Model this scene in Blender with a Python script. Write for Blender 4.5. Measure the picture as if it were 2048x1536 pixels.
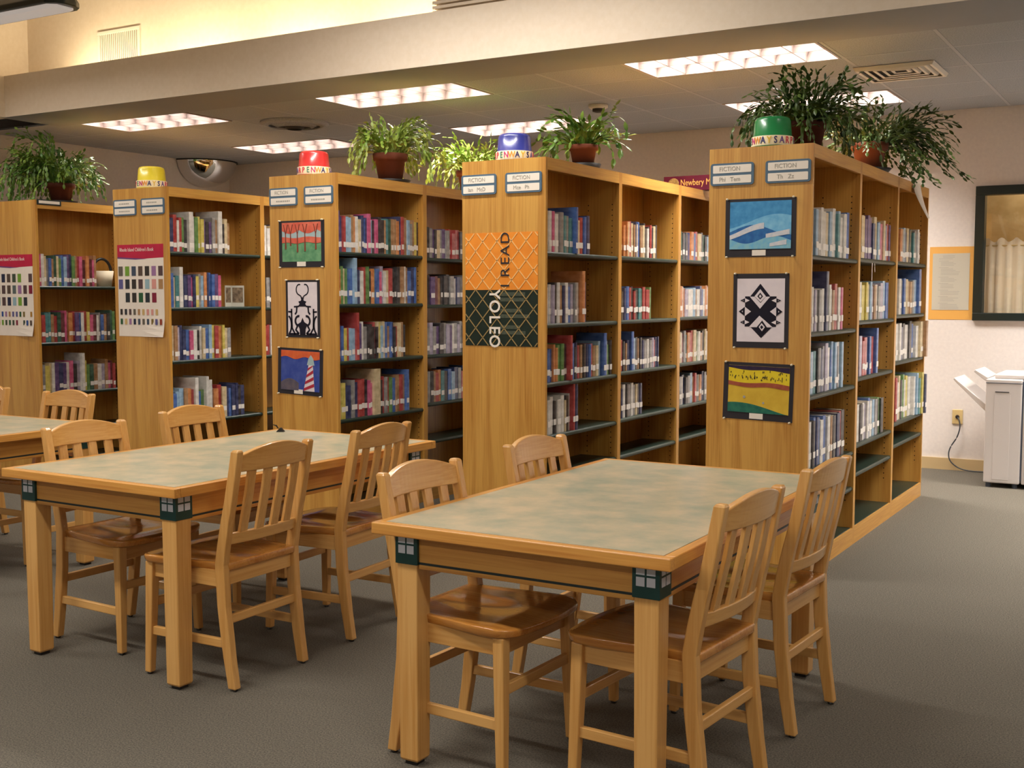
import bpy, bmesh, math, random
from mathutils import Vector, Matrix
from math import pi, sin, cos, radians

# ------------------------------------------------------------------ scene, camera, light, exposure
for o in list(bpy.data.objects):
    bpy.data.objects.remove(o)
SC = bpy.context.scene
COL = SC.collection
SC.view_settings.view_transform = 'Standard'
SC.view_settings.look = 'None'
SC.view_settings.gamma = 1.0
SC.view_settings.use_curve_mapping = False
SC.view_settings.exposure = -0.04
SC.cycles.use_denoising = True
SC.cycles.max_bounces = 8
SC.cycles.diffuse_bounces = 5
SC.cycles.sample_clamp_indirect = 6.0

YAW, PITCH, ROLL, CZ, F = -0.5338, -0.0763, 0.0005, 1.4005, 2315.46
cam = bpy.data.cameras.new('camera')
cam.sensor_fit = 'HORIZONTAL'
cam.sensor_width = 36.0
cam.lens = 36.0 * F / 2048.0
cam.clip_start = 0.05
cam.clip_end = 60
camo = bpy.data.objects.new('camera', cam)
COL.objects.link(camo)
fw = Vector((sin(YAW) * cos(PITCH), cos(YAW) * cos(PITCH), sin(PITCH)))
rt = Vector((cos(YAW), -sin(YAW), 0))
up = rt.cross(fw)
r2 = cos(ROLL) * rt + sin(ROLL) * up
u2 = -sin(ROLL) * rt + cos(ROLL) * up
camo.matrix_world = Matrix(((r2.x, u2.x, -fw.x, 0), (r2.y, u2.y, -fw.y, 0), (r2.z, u2.z, -fw.z, CZ), (0, 0, 0, 1)))
SC.camera = camo

world = bpy.data.worlds.new('world')
SC.world = world
world.use_nodes = True
world.node_tree.nodes['Background'].inputs[0].default_value = (0.9, 0.85, 0.8, 1)
world.node_tree.nodes['Background'].inputs[1].default_value = 0.05

TROFFER_W = 92.0      # watts of each recessed ceiling light
PENDANT_W = 72.0      # watts of each hanging light
COVE_W = 9.5
LAMP = (1.0, 0.945, 0.88)
COVE = (1.0, 0.84, 0.56)


def area(name, loc, sx, sy, watts, color, spread=180, rot=(0, 0, 0), parent=None):
    l = bpy.data.lights.new(name, 'AREA')
    l.shape = 'RECTANGLE'
    l.size, l.size_y = sx, sy
    l.energy = watts
    l.color = color
    l.spread = radians(spread)
    o = bpy.data.objects.new(name, l)
    COL.objects.link(o)
    o.location = loc
    o.rotation_euler = rot
    if parent:
        o.parent = parent
    return o


# ------------------------------------------------------------------ materials
def s2l(c):
    return c / 12.92 if c <= 0.04045 else ((c + 0.055) / 1.055) ** 2.4


def rgb(r, g, b):
    return (s2l(r / 255), s2l(g / 255), s2l(b / 255), 1)


MATS = {}


def mat(name, color, rough=0.5, metal=0.0, spec=0.5, coat=0.0, emit=None, estr=0.0):
    m = bpy.data.materials.new(name)
    m.use_nodes = True
    b = m.node_tree.nodes['Principled BSDF']
    b.inputs['Base Color'].default_value = color
    b.inputs['Roughness'].default_value = rough
    b.inputs['Metallic'].default_value = metal
    b.inputs['Specular IOR Level'].default_value = spec
    b.inputs['Coat Weight'].default_value = coat
    b.inputs['Coat Roughness'].default_value = 0.15
    if emit:
        b.inputs['Emission Color'].default_value = emit
        b.inputs['Emission Strength'].default_value = estr
    MATS[name] = m
    return m


def noise_mix(m, c1, c2, scale, vec_scale=(1, 1, 1), detail=4, lo=0.35, hi=0.65, bump=0.0, rough=0.5, distortion=0.0):
    """base colour = noise blend of two colours in object space"""
    nt = m.node_tree
    b = nt.nodes['Principled BSDF']
    tc = nt.nodes.new('ShaderNodeTexCoord')
    mp = nt.nodes.new('ShaderNodeMapping')
    mp.inputs['Scale'].default_value = vec_scale
    n = nt.nodes.new('ShaderNodeTexNoise')
    n.inputs['Scale'].default_value = scale
    n.inputs['Detail'].default_value = detail
    n.inputs['Roughness'].default_value = rough
    n.inputs['Distortion'].default_value = distortion
    r = nt.nodes.new('ShaderNodeValToRGB')
    r.color_ramp.elements[0].position = lo
    r.color_ramp.elements[0].color = c1
    r.color_ramp.elements[1].position = hi
    r.color_ramp.elements[1].color = c2
    nt.links.new(tc.outputs['Object'], mp.inputs['Vector'])
    nt.links.new(mp.outputs['Vector'], n.inputs['Vector'])
    nt.links.new(n.outputs['Fac'], r.inputs['Fac'])
    nt.links.new(r.outputs['Color'], b.inputs['Base Color'])
    if bump:
        bp = nt.nodes.new('ShaderNodeBump')
        bp.inputs['Strength'].default_value = bump
        bp.inputs['Distance'].default_value = 0.01
        nt.links.new(n.outputs['Fac'], bp.inputs['Height'])
        nt.links.new(bp.outputs['Normal'], b.inputs['Normal'])
    return n, r


def wood(name, light, dark, axis, rough=0.35, coat=0.25, contrast=0.5):
    """straight grained timber: broad tone bands and fine pores along one axis"""
    m = mat(name, light, rough, coat=coat)
    nt = m.node_tree
    b = nt.nodes['Principled BSDF']
    tc = nt.nodes.new('ShaderNodeTexCoord')
    sc1 = [9.0, 9.0, 9.0]
    sc2 = [110.0, 110.0, 110.0]
    sc1[axis] = 0.7
    sc2[axis] = 3.0
    outs = []
    for sc, det in ((sc1, 5), (sc2, 2)):
        mp = nt.nodes.new('ShaderNodeMapping')
        mp.inputs['Scale'].default_value = sc
        n = nt.nodes.new('ShaderNodeTexNoise')
        n.inputs['Scale'].default_value = 1.0
        n.inputs['Detail'].default_value = det
        n.inputs['Distortion'].default_value = 0.6
        nt.links.new(tc.outputs['Object'], mp.inputs['Vector'])
        nt.links.new(mp.outputs['Vector'], n.inputs['Vector'])
        outs.append(n.outputs['Fac'])
    a = nt.nodes.new('ShaderNodeMath')
    a.operation = 'MULTIPLY_ADD'
    a.inputs[1].default_value = 0.45
    nt.links.new(outs[1], a.inputs[0])
    sub = nt.nodes.new('ShaderNodeMath')
    sub.operation = 'MULTIPLY'
    sub.inputs[1].default_value = 0.75
    nt.links.new(outs[0], sub.inputs[0])
    nt.links.new(sub.outputs[0], a.inputs[2])
    r = nt.nodes.new('ShaderNodeValToRGB')
    r.color_ramp.elements[0].position = 0.60 - contrast * 0.35
    r.color_ramp.elements[0].color = dark
    r.color_ramp.elements[1].position = 0.60 + contrast * 0.2
    r.color_ramp.elements[1].color = light
    nt.links.new(a.outputs[0], r.inputs['Fac'])
    nt.links.new(r.outputs['Color'], b.inputs['Base Color'])
    return m


OAK_L, OAK_D = rgb(212, 160, 78), rgb(180, 122, 50)
wood('oak_vertical', OAK_L, OAK_D, 2)
wood('oak_length', OAK_L, OAK_D, 1)
BEECH_L, BEECH_D = rgb(214, 164, 96), rgb(194, 138, 68)
wood('beech_vertical', BEECH_L, BEECH_D, 2, 0.3, 0.35)
wood('beech_side', BEECH_L, BEECH_D, 1, 0.3, 0.35)
wood('beech_front', BEECH_L, BEECH_D, 0, 0.3, 0.35)
wood('seat_wood', rgb(196, 134, 62), rgb(166, 100, 38), 0, 0.14, 0.6)
wood('table_edge_x', rgb(214, 156, 76), rgb(184, 118, 48), 0, 0.35, 0.2)
wood('table_edge_y', rgb(214, 156, 76), rgb(184, 118, 48), 1, 0.35, 0.2)
mat('shelf_green', rgb(26, 44, 35), 0.38, coat=0.1)
mat('block_green', rgb(16, 62, 58), 0.4)
mat('inlay_grey', rgb(200, 204, 212), 0.5)
mat('stripe_dark', rgb(30, 44, 44), 0.5)
mat('hole_dark', rgb(30, 18, 10), 0.9)
mat('glide', rgb(60, 58, 55), 0.3, 0.8)
m = mat('laminate', rgb(168, 170, 132), 0.33, coat=0.15)
nA, rA = noise_mix(m, rgb(148, 156, 134), rgb(198, 180, 148), 8, (1, 1, 1), 7, 0.32, 0.68, rough=0.62)
m = mat('carpet', rgb(112, 104, 92), 0.95, spec=0.1)
noise_mix(m, rgb(66, 64, 58), rgb(140, 132, 118), 170, (1, 1, 1), 3, 0.3, 0.7, bump=0.8, rough=0.85)
m = mat('wall_paint', rgb(226, 216, 206), 0.85, spec=0.2)
noise_mix(m, rgb(218, 211, 206), rgb(225, 218, 212), 40, (1, 1, 1), 3, 0.3, 0.7, bump=0.05)
m = mat('soffit_paint', rgb(228, 214, 194), 0.85, spec=0.2)
noise_mix(m, rgb(226, 211, 190), rgb(231, 217, 198), 30, (1, 1, 1), 3, 0.3, 0.7, bump=0.05)
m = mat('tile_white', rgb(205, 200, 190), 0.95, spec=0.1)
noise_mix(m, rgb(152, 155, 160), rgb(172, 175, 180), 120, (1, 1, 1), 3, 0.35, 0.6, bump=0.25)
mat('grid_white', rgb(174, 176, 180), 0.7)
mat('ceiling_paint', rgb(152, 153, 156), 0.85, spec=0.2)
mat('grille_back', rgb(128, 116, 96), 0.8)
mat('vent_white', rgb(222, 214, 200), 0.5)
mat('vent_dark', rgb(58, 54, 50), 0.8)
mat('louver_metal', rgb(156, 140, 134), 0.4)
mat('lens_white', rgb(225, 220, 215), 0.5, emit=(1.0, 0.93, 0.9, 1), estr=0.25)
mat('tube_glow', rgb(255, 250, 245), 0.5, emit=(1.0, 0.95, 0.95, 1), estr=9.0)
mat('cove_tube', rgb(255, 245, 225), 0.5, emit=(1.0, 0.85, 0.55, 1), estr=3.0)
mat('pendant_body', rgb(34, 40, 32), 0.35)
mat('base_vinyl', rgb(196, 172, 128), 0.5)
mat('frame_green', rgb(18, 32, 30), 0.35)
mat('curtain', rgb(222, 208, 180), 0.9, spec=0.1)
m = mat('office_tan', rgb(186, 156, 104), 0.9, spec=0.1)
noise_mix(m, rgb(176, 146, 94), rgb(194, 164, 112), 9, (1, 1, 1), 4)
mat('copier_grey', rgb(206, 200, 196), 0.45)
mat('copier_line', rgb(70, 78, 92), 0.6)
mat('copier_dark', rgb(40, 42, 48), 0.5)
mat('plate_ivory', rgb(206, 182, 128), 0.4)
mat('cord_grey', rgb(60, 66, 72), 0.5)
mat('paper_white', rgb(238, 228, 214), 0.8, spec=0.2)
mat('paper_grey', rgb(186, 182, 166), 0.6)
mat('paper_orange', rgb(220, 166, 84), 0.5)
mat('paper_black', rgb(34, 28, 34), 0.7)
mat('ink_grey', rgb(166, 162, 152), 0.8)
mat('ink_black', rgb(28, 24, 30), 0.7)
mat('sign_blue', rgb(78, 104, 124), 0.5)
mat('pin_white', rgb(236, 226, 196), 0.3)
mat('mirror', rgb(225, 225, 225), 0.04, 1.0)
mat('rim_black', rgb(20, 18, 18), 0.5)
mat('terracotta', rgb(112, 62, 44), 0.8, spec=0.2)
mat('terracotta_dark', rgb(84, 44, 32), 0.8, spec=0.2)
mat('saucer_black', rgb(26, 24, 24), 0.5)
mat('soil', rgb(48, 34, 24), 0.95)
LEAF = {'bright': (rgb(112, 146, 44), rgb(176, 186, 96)), 'dark': (rgb(44, 70, 26), rgb(84, 106, 40)),
        'mid': (rgb(58, 100, 28), rgb(120, 148, 58))}
for k, (a_, b_) in LEAF.items():
    m = mat('leaf_' + k, a_, 0.4)
    noise_mix(m, a_, b_, 9, (1, 1, 1), 2, 0.35, 0.7)  # lighter noise tone paints sunlit bits into the leaf colour
for k, c in dict(yellow=(226, 206, 52), red=(196, 48, 46), blue=(44, 50, 124), green=(26, 122, 66)).items():
    mat('tub_' + k, rgb(*c), 0.28, coat=0.3)
mat('tub_band', rgb(240, 226, 190), 0.5)
for k, c in dict(navy=(44, 50, 110), red=(206, 60, 84), yellow=(226, 190, 60), teal=(70, 130, 110), magenta=(186, 50, 120), orange=(226, 150, 60), purple=(110, 84, 150)).items():
    mat('letter_' + k, rgb(*c), 0.6)

BOOKC = {'w': ('white', (226, 220, 210)), 'c': ('cream', (216, 192, 146)), 'g': ('grey', (142, 138, 134)),
         'k': ('black', (40, 34, 36)), 'n': ('navy', (36, 42, 84)), 'b': ('blue', (54, 92, 164)),
         'l': ('pale blue', (140, 176, 204)), 't': ('teal', (62, 128, 132)), 'r': ('red', (172, 48, 46)),
         'm': ('maroon', (98, 34, 40)), 'p': ('pink', (204, 78, 122)), 'o': ('orange', (204, 122, 60)),
         'y': ('yellow', (216, 196, 84)), 'e': ('green', (86, 132, 62)), 'd': ('dark green', (32, 74, 54)),
         'u': ('purple', (88, 60, 112)), 's': ('tan', (164, 118, 74)), 'v': ('lavender', (172, 160, 182))}
for k, (nm, c) in BOOKC.items():
    m = mat('book_' + nm.replace(' ', '_'), rgb(*c), 0.28, coat=0.5)
    d = tuple(int(v * 0.86) for v in c)
    hi = tuple(min(255, int(v * 0.8 + 74)) for v in c)
    noise_mix(m, rgb(*d), rgb(*hi), 1.0, (16, 22, 30), 2, 0.25, 1.0, rough=0.5)
mat('page_cream', rgb(222, 206, 172), 0.9, spec=0.1)
mat('label_white', rgb(236, 230, 222), 0.4)


# ------------------------------------------------------------------ mesh helpers
class MB:
    def __init__(self):
        self.v, self.f, self.mi = [], [], []

    def add(self, vs, fs, mi=0, M=None):
        o = len(self.v)
        self.v += [tuple(M @ Vector(p)) if M else tuple(p) for p in vs]
        self.f += [tuple(i + o for i in f) for f in fs]
        self.mi += [mi] * len(fs)
        return self

    def box(self, x0, x1, y0, y1, z0, z1, mi=0, M=None):
        vs = [(x0, y0, z0), (x1, y0, z0), (x1, y1, z0), (x0, y1, z0), (x0, y0, z1), (x1, y0, z1), (x1, y1, z1), (x0, y1, z1)]
        fs = [(0, 3, 2, 1), (4, 5, 6, 7), (0, 1, 5, 4), (1, 2, 6, 5), (2, 3, 7, 6), (3, 0, 4, 7)]
        return self.add(vs, fs, mi, M)

    def quad(self, a, b, c, d, mi=0):
        return self.add([a, b, c, d], [(0, 1, 2, 3)], mi)

    def loft(self, rings, cap=True, mi=0, M=None, closed=True):
        n = len(rings[0])
        vs = [p for r in rings for p in r]
        fs = []
        for i in range(len(rings) - 1):
            for j in range(n if closed else n - 1):
                k = (j + 1) % n
                fs.append((i * n + j, i * n + k, (i + 1) * n + k, (i + 1) * n + j))
        if cap:
            fs.append(tuple(range(n - 1, -1, -1)))
            fs.append(tuple(range((len(rings) - 1) * n, len(rings) * n)))
        return self.add(vs, fs, mi, M)

    def lathe(self, prof, seg=24, c=(0, 0, 0), cap=True, mi=0, M=None):
        rings = [[(c[0] + r * cos(2 * pi * j / seg), c[1] + r * sin(2 * pi * j / seg), c[2] + z) for j in range(seg)] for r, z in prof]
        return self.loft(rings, cap, mi, M)

    def tube(self, path, r, seg=8, mi=0):
        rings = []
        P = [Vector(p) for p in path]
        for i, p in enumerate(P):
            t = (P[min(i + 1, len(P) - 1)] - P[max(i - 1, 0)]).normalized()
            a = Vector((0, 0, 1)) if abs(t.z) < 0.9 else Vector((1, 0, 0))
            u = t.cross(a).normalized()
            w = t.cross(u)
            rings.append([tuple(p + r * (cos(2 * pi * j / seg) * u + sin(2 * pi * j / seg) * w)) for j in range(seg)])
        return self.loft(rings, True, mi)

    def prism(self, poly, axis, a, b, mi=0, M=None):
        """extrude a 2d polygon along axis from a to b (poly in the other two axes, in x,y,z order)"""
        def P(q, t):
            q = list(q)
            q.insert(axis, t)
            return tuple(q)
        n = len(poly)
        vs = [P(q, a) for q in poly] + [P(q, b) for q in poly]
        fs = [tuple(range(n - 1, -1, -1)), tuple(range(n, 2 * n))]
        fs += [(i, (i + 1) % n, n + (i + 1) % n, n + i) for i in range(n)]
        return self.add(vs, fs, mi, M)

    def mesh(self, name, mats):
        me = bpy.data.meshes.new(name)
        me.from_pydata(self.v, [], self.f)
        for mm in (mats if isinstance(mats, (list, tuple)) else [mats]):
            me.materials.append(MATS[mm])
        if any(self.mi):
            me.polygons.foreach_set('material_index', self.mi)
        bm = bmesh.new()
        bm.from_mesh(me)
        bmesh.ops.recalc_face_normals(bm, faces=bm.faces)
        bm.to_mesh(me)
        bm.free()
        return me

    def build(self, name, mats, parent=None, smooth=False, bevel=0.0, seg=2):
        me = self.mesh(name, mats)
        if smooth:
            me.polygons.foreach_set('use_smooth', [True] * len(me.polygons))
        o = bpy.data.objects.new(name, me)
        COL.objects.link(o)
        if parent:
            o.parent = parent
        if bevel:
            b = o.modifiers.new('bevel', 'BEVEL')
            b.width = bevel
            b.segments = seg
            b.limit_method = 'ANGLE'
        return o


def obj_from(name, me, parent=None, loc=(0, 0, 0)):
    o = bpy.data.objects.new(name, me)
    COL.objects.link(o)
    if parent:
        o.parent = parent
    o.location = loc
    return o


def thing(name, label, cat, loc=(0, 0, 0), rz=0.0, group=None):
    o = bpy.data.objects.new(name, None)
    o.empty_display_size = 0.1
    COL.objects.link(o)
    o.location = loc
    o.rotation_euler = (0, 0, rz)
    return tag(o, label, cat, group)


def tag(o, label, cat, group=None):
    o['label'] = label
    o['category'] = cat
    if group:
        o['group'] = group
    return o


def struct(o):
    o['kind'] = 'structure'
    return o


def copy_tree(o, parent=None):
    c = o.copy()
    COL.objects.link(c)
    if parent:
        c.parent = parent
    for ch in list(o.children):
        copy_tree(ch, c)
    return c


TEXTS = {}


def text(name, body, size, material, parent, loc, rot, extrude=0.0004, align='CENTER', sx=1.0, bold=0.0):
    key = (body, size, material, extrude, align, bold)
    if key not in TEXTS:
        cu = bpy.data.curves.new(name, 'FONT')
        cu.body = body
        cu.size = size
        cu.extrude = extrude
        cu.offset = bold
        cu.align_x = align
        cu.align_y = 'CENTER'
        cu.resolution_u = 3
        tmp = bpy.data.objects.new(name, cu)
        COL.objects.link(tmp)
        bpy.context.view_layer.update()
        me = bpy.data.meshes.new_from_object(tmp.evaluated_get(bpy.context.evaluated_depsgraph_get()))
        me.materials.clear()
        me.materials.append(MATS[material])
        bpy.data.objects.remove(tmp)
        TEXTS[key] = me
    o = obj_from(name, TEXTS[key], parent, loc)
    o.rotation_euler = rot
    o.scale = (sx, 1, 1)
    return o


# ------------------------------------------------------------------ the room
XL, XR, YB, YF = -9.5, 3.6, 9.777, -5.0
ZC, ZT = 2.862, 4.3          # low tiled ceiling, raised ceiling
YS, XS = 6.12, -8.40         # faces of the soffits round the raised part
YU, XU = 6.55, -8.66         # upper walls behind the light cove
ZL = 3.17                    # top of the soffit lip

struct(MB().box(XL - .2, XR + .2, YF - .2, YB + .2, -0.1, 0).build('floor', 'carpet'))
WX0, WX1, WZ0, WZ1 = -1.535, -0.20, 1.205, 2.257      # window in the back wall
w = MB()
w.box(XL - .2, WX0, YB, YB + .15, 0, ZT)
w.box(WX1, XR + .2, YB, YB + .15, 0, ZT)
w.box(WX0, WX1, YB, YB + .15, 0, WZ0)
w.box(WX0, WX1, YB, YB + .15, WZ1, ZT)
struct(w.build('wall_back', 'wall_paint'))
struct(MB().box(XL - .15, XL, YF, YB, 0, ZT).build('wall_left', 'wall_paint'))
struct(MB().box(XR, XR + .15, YF, YB, 0, ZT).build('wall_right', 'wall_paint'))
struct(MB().box(XL, XR, YF - .15, YF, 0, ZT).build('wall_front', 'wall_paint'))
struct(MB().box(XL, XR, YB - .012, YB, 0, .095).build('baseboard_back', 'base_vinyl'))
struct(MB().box(XL, XL + .012, YF, YB - .012, 0, .095).build('baseboard_left', 'base_vinyl'))

# raised part: upper ceiling, upper walls, soffits with a light cove
struct(MB().box(XL, XR, YF, YB, ZT, ZT + .1).build('ceiling_raised', 'wall_paint'))
struct(MB().box(XU - .1, XR, YU, YU + .1, ZC + .12, ZT).build('wall_upper_back', 'soffit_paint'))
struct(MB().box(XU - .1, XU, YF, YU, ZC + .12, ZT).build('wall_upper_left', 'soffit_paint'))
t1 = MB()
t1.box(XS - .06, XR, YS, YS + .05, ZC - .02, ZL)               # lip
t1.box(XS - .06, XR, YS + .05, YU, ZC + .02, ZC + .12)         # cove floor
struct(t1.build('trim_1', 'soffit_paint'))
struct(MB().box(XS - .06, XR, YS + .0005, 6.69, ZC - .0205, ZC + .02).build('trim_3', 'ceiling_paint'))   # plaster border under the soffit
t2 = MB()
t2.box(XS - .05, XS, YF, YS, ZC - .02, ZL)
t2.box(XU, XS - .05, YF, YS + .05, ZC + .02, ZC + .12)
t2.box(XL, XS - .05, YF, YS + .05, ZC - .02, ZC + .02)
struct(t2.build('trim_2', 'soffit_paint'))

# tiled ceiling: grid lines and single tiles
GX = [-9.5, -8.96, -8.32, -7.67, -7.02, -6.37, -5.72, -5.09, -4.46, -3.83, -3.205, -2.573, -1.941, -1.309, -.677, -.045, .587, 1.219, 1.851, 2.483, 3.115, 3.6]
GY = [6.69, 7.31, 7.93, 8.55, 9.17, 9.777]
LIGHT_CELLS = [(2, 0), (6, 0), (10, 0), (14, 0), (18, 0), (2, 3), (6, 3), (10, 3), (14, 3), (18, 3)]
ceil = MB()
for gi, x in enumerate(GX[1:-1]):
    for j in range(len(GY) - 1):
        if (gi, j) not in LIGHT_CELLS:      # the grid stops at a light
            ceil.box(x - .011, x + .011, GY[j] + .011, GY[j + 1] - .011, ZC + .0005, ZC + .006)
for y in GY[:-1]:
    ceil.box(XL, XR, y - .011, y + .011, ZC + .0005, ZC + .0065)
ceil.box(XL, XR, 6.69, YB, ZC + .25, ZC + .27)
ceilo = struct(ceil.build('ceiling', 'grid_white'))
taken = set()
for i, j in LIGHT_CELLS:
    taken |= {(i, j), (i + 1, j)}
tile_cache = {}
for i in range(len(GX) - 1):
    for j in range(len(GY) - 1):
        if (i, j) in taken:
            continue
        wx, wy = round(GX[i + 1] - GX[i], 3), round(GY[j + 1] - GY[j], 3)
        if (wx, wy) not in tile_cache:
            a, b = wx / 2 - .010, wy / 2 - .010
            mb = MB()
            e = .003
            mb.loft([[(-a, -b, .02), (a, -b, .02), (a, b, .02), (-a, b, .02)],
                     [(-a, -b, .003), (a, -b, .003), (a, b, .003), (-a, b, .003)],
                     [(-a + e, -b + e, 0.0), (a - e, -b + e, 0.0), (a - e, b - e, 0.0), (-a + e, b - e, 0.0)]])
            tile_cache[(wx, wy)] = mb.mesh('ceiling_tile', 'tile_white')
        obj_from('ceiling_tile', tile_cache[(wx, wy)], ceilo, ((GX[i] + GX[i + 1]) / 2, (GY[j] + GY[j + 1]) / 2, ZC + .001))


# recessed lights -----------------------------------------------------------------
def troffer_meshes():
    L, Wd, D = 1.21, .575, .125
    body = MB()
    body.box(-L / 2 - .015, L / 2 + .015, -Wd / 2 - .012, -Wd / 2, -.004, D)
    body.box(-L / 2 - .015, L / 2 + .015, Wd / 2, Wd / 2 + .012, -.004, D)
    body.box(-L / 2 - .015, -L / 2, -Wd / 2, Wd / 2, -.004, D)
    body.box(L / 2, L / 2 + .015, -Wd / 2, Wd / 2, -.004, D)
    body.box(-L / 2, L / 2, -Wd / 2, Wd / 2, D, D + .01)
    lv = []
    nx, ny = 6, 2

    def blade(length, alongx):
        # concave parabolic blade: thin at the bottom, wide at the top
        prof = [(-.003, 0), (.003, 0), (.006, .03), (.014, .06), (.030, .085), (-.030, .085), (-.014, .06), (-.006, .03)]
        mb = MB()
        if alongx:
            mb.prism(prof, 0, -length / 2, length / 2)
        else:
            mb.loft([[(p[0], -length / 2, p[1]) for p in prof], [(p[0], length / 2, p[1]) for p in prof]])
        return mb.mesh('louver_blade', 'louver_metal')
    bx = blade(L, True)
    by = blade(Wd / 2 - .002, False)
    return body.mesh('housing', 'louver_metal'), bx, by, L, Wd


TM = troffer_meshes()
TLAB = {(2, 0): 'leftmost near ceiling light, recessed troffer with bright louvers above the leftmost shelves',
        (6, 0): 'recessed louvered ceiling light nearest the soffit, above the middle shelves',
        (10, 0): 'largest recessed louvered ceiling light, nearest the soffit above the right shelves',
        (2, 3): 'far-left recessed ceiling light above the red tub, next to the convex mirror',
        (6, 3): 'far recessed ceiling light seen between the blue tub and a potted plant',
        (10, 3): 'far-right recessed ceiling light partly hidden by the big potted plant',
        (14, 0): 'recessed louvered ceiling light right of the square air vent, near row',
        (14, 3): 'recessed louvered ceiling light beside the back window, far row',
        (18, 0): 'rightmost recessed louvered ceiling light, near row', (18, 3): 'rightmost recessed louvered ceiling light, far row'}
for (i, j) in LIGHT_CELLS:
    cx, cy = (GX[i] + GX[i + 2]) / 2, (GY[j] + GY[j + 1]) / 2
    t = thing('ceiling_light', TLAB[(i, j)], 'ceiling light', (cx, cy, ZC), 0, 'recessed ceiling lights')
    hb, bx, by, L, Wd = TM
    obj_from('housing', hb, t)
    obj_from('louver_blade', bx, t)
    for q in range(1, 6):
        for s in (-1, 1):
            obj_from('louver_blade', by, t, (-L / 2 + L * q / 6, s * Wd / 4, 0))
    for s in (-1, 1):
        tb = MB()
        tb.tube([(-L / 2 + .02, s * Wd / 4, .108), (L / 2 - .02, s * Wd / 4, .108)], .012, 8)
        tb.build('lamp_tube', 'tube_glow', t, True)
    area('troffer_light', (0, 0, .092), L - .05, Wd - .05, TROFFER_W * {2: .6, 6: .8, 10: 1.1, 14: 1.3, 18: 1.0}[i], LAMP, 118, parent=t)

# hanging linear lights in the raised part ---------------------------------------
PEND = [(-7.4, 1.4, 3.30, 2.4, 'added unseen hanging linear light in front of the leftmost bookcases'),  # extra out-of-view pendant, added to brighten the left end panels
        (-7.35, 4.97, 3.20, 2.4, 'dark green hanging linear light with rounded end, upper left by the soffit'),
        (-3.6, 4.97, 3.45, 2.4, 'hanging linear light above the far ends of the reading tables'),
        (-3.4, 1.4, 3.30, 2.4, 'hanging linear light above the near end of the left table'),
        (0.6, 1.4, 3.30, 2.4, 'hanging linear light to the right of the near table'),
        (-3.4, -2.2, 3.30, 2.4, 'hanging linear light behind the viewpoint on the left'),
        (0.6, -2.2, 3.30, 2.4, 'hanging linear light behind the viewpoint on the right'),
        (0.4, 4.97, 3.45, 2.4, 'hanging linear light in front of the right soffit')]
for px, py, pz, pl, lab in PEND:
    t = thing('pendant_light', lab, 'pendant light', (px, py, pz), 0, 'hanging linear lights')
    n = 10
    prof = [(-.125, 0), (.125, 0), (.125, .035), (.06, .10), (-.06, .10), (-.125, .035)]
    rings = []
    for u, k in [(-pl / 2, .35), (-pl / 2 + .03, .75), (-pl / 2 + .09, 1)] + [(pl / 2 - .09, 1), (pl / 2 - .03, .75), (pl / 2, .35)]:
        rings.append([(u, a * k, b * (.5 + .5 * k) + .012) for a, b in prof])
    MB().loft(rings).build('lamp_body', 'pendant_body', t, bevel=.006)
    ln = MB()
    ln.loft([[(u, -.105 * k, z), (u, .105 * k, z), (u, .07 * k, z - .018), (u, -.07 * k, z - .018)] for u, k, z in
             ((-pl / 2 + .05, .6, .014), (-pl / 2 + .1, 1, .014), (pl / 2 - .1, 1, .014), (pl / 2 - .05, .6, .014))])
    ln.build('lens', 'lens_white', t)
    for s in (-1, 1):
        MB().tube([(s * pl * .35, 0, .1), (s * pl * .35, 0, ZT - pz)], .004, 6).build('hanging_cable', 'cord_grey', t)
    area('pendant_lamp', (0, 0, -.012), pl - .2, .14, 24.0 if py > 4 and px < -7 else 22.0 if py > 4 and px > 0 else PENDANT_W * .75 if px > 0 else PENDANT_W * 1.08, LAMP, 170, parent=t)

# cove strips -------------------------------------------------------------------
for k in range(4):
    x0 = -8.05 + k * 1.0
    t = thing('cove_strip_light', ['first', 'second', 'third', 'fourth'][k] + ' cove strip light from the left, hidden behind the soffit lip', 'strip light',
              (x0 + .45, 6.30, ZC + .12), 0, 'cove strip lights')
    MB().box(-.43, .43, -.035, .035, 0, .04).build('lamp_base', 'vent_white', t)
    MB().tube([(-.42, 0, .055), (.42, 0, .055)], .013, 8).build('lamp_tube', 'cove_tube', t, True)
    area('cove_lamp', (0, 0.0, .075), .84, .05, COVE_W, COVE, 180, (pi * .97, 0, 0), parent=t)

# grilles, vents, detector --------------------------------------------------------
t = thing('wall_grille', 'white slatted air grille on the lit upper wall', 'vent', (-7.535, YU, 3.40))
mb = MB()
for a in ((-.245, .245, .10, .13), (-.245, .245, -.24, -.21), (-.245, -.215, -.21, .10), (.215, .245, -.21, .10)):
    mb.box(a[0], a[1], -.010, 0, a[2], a[3])
mb.build('frame', 'vent_white', t, bevel=.003)
MB().box(-.215, .215, -.004, 0, -.21, .10).build('backing', 'grille_back', t)
sl = MB().box(-.006, .006, -.009, -.004, -.21, .10).mesh('slat', 'vent_white')
for k in range(19):
    obj_from('slat', sl, t, (-.2 + k * .0222, 0, 0))

t = thing('louver_panel', 'beige louvered return air panel at the soffit top edge', 'vent', (-2.9, YS + .06, ZL - .03))
MB().box(-1.33, 1.4, .03, .36, .0, .62).build('body', 'soffit_paint', t)
sl = MB().box(-1.33, 1.4, -.012, .03, 0, .018).mesh('slat', 'soffit_paint')
for k in range(20):
    obj_from('slat', sl, t, (0, 0, .03 + k * .03))

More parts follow.
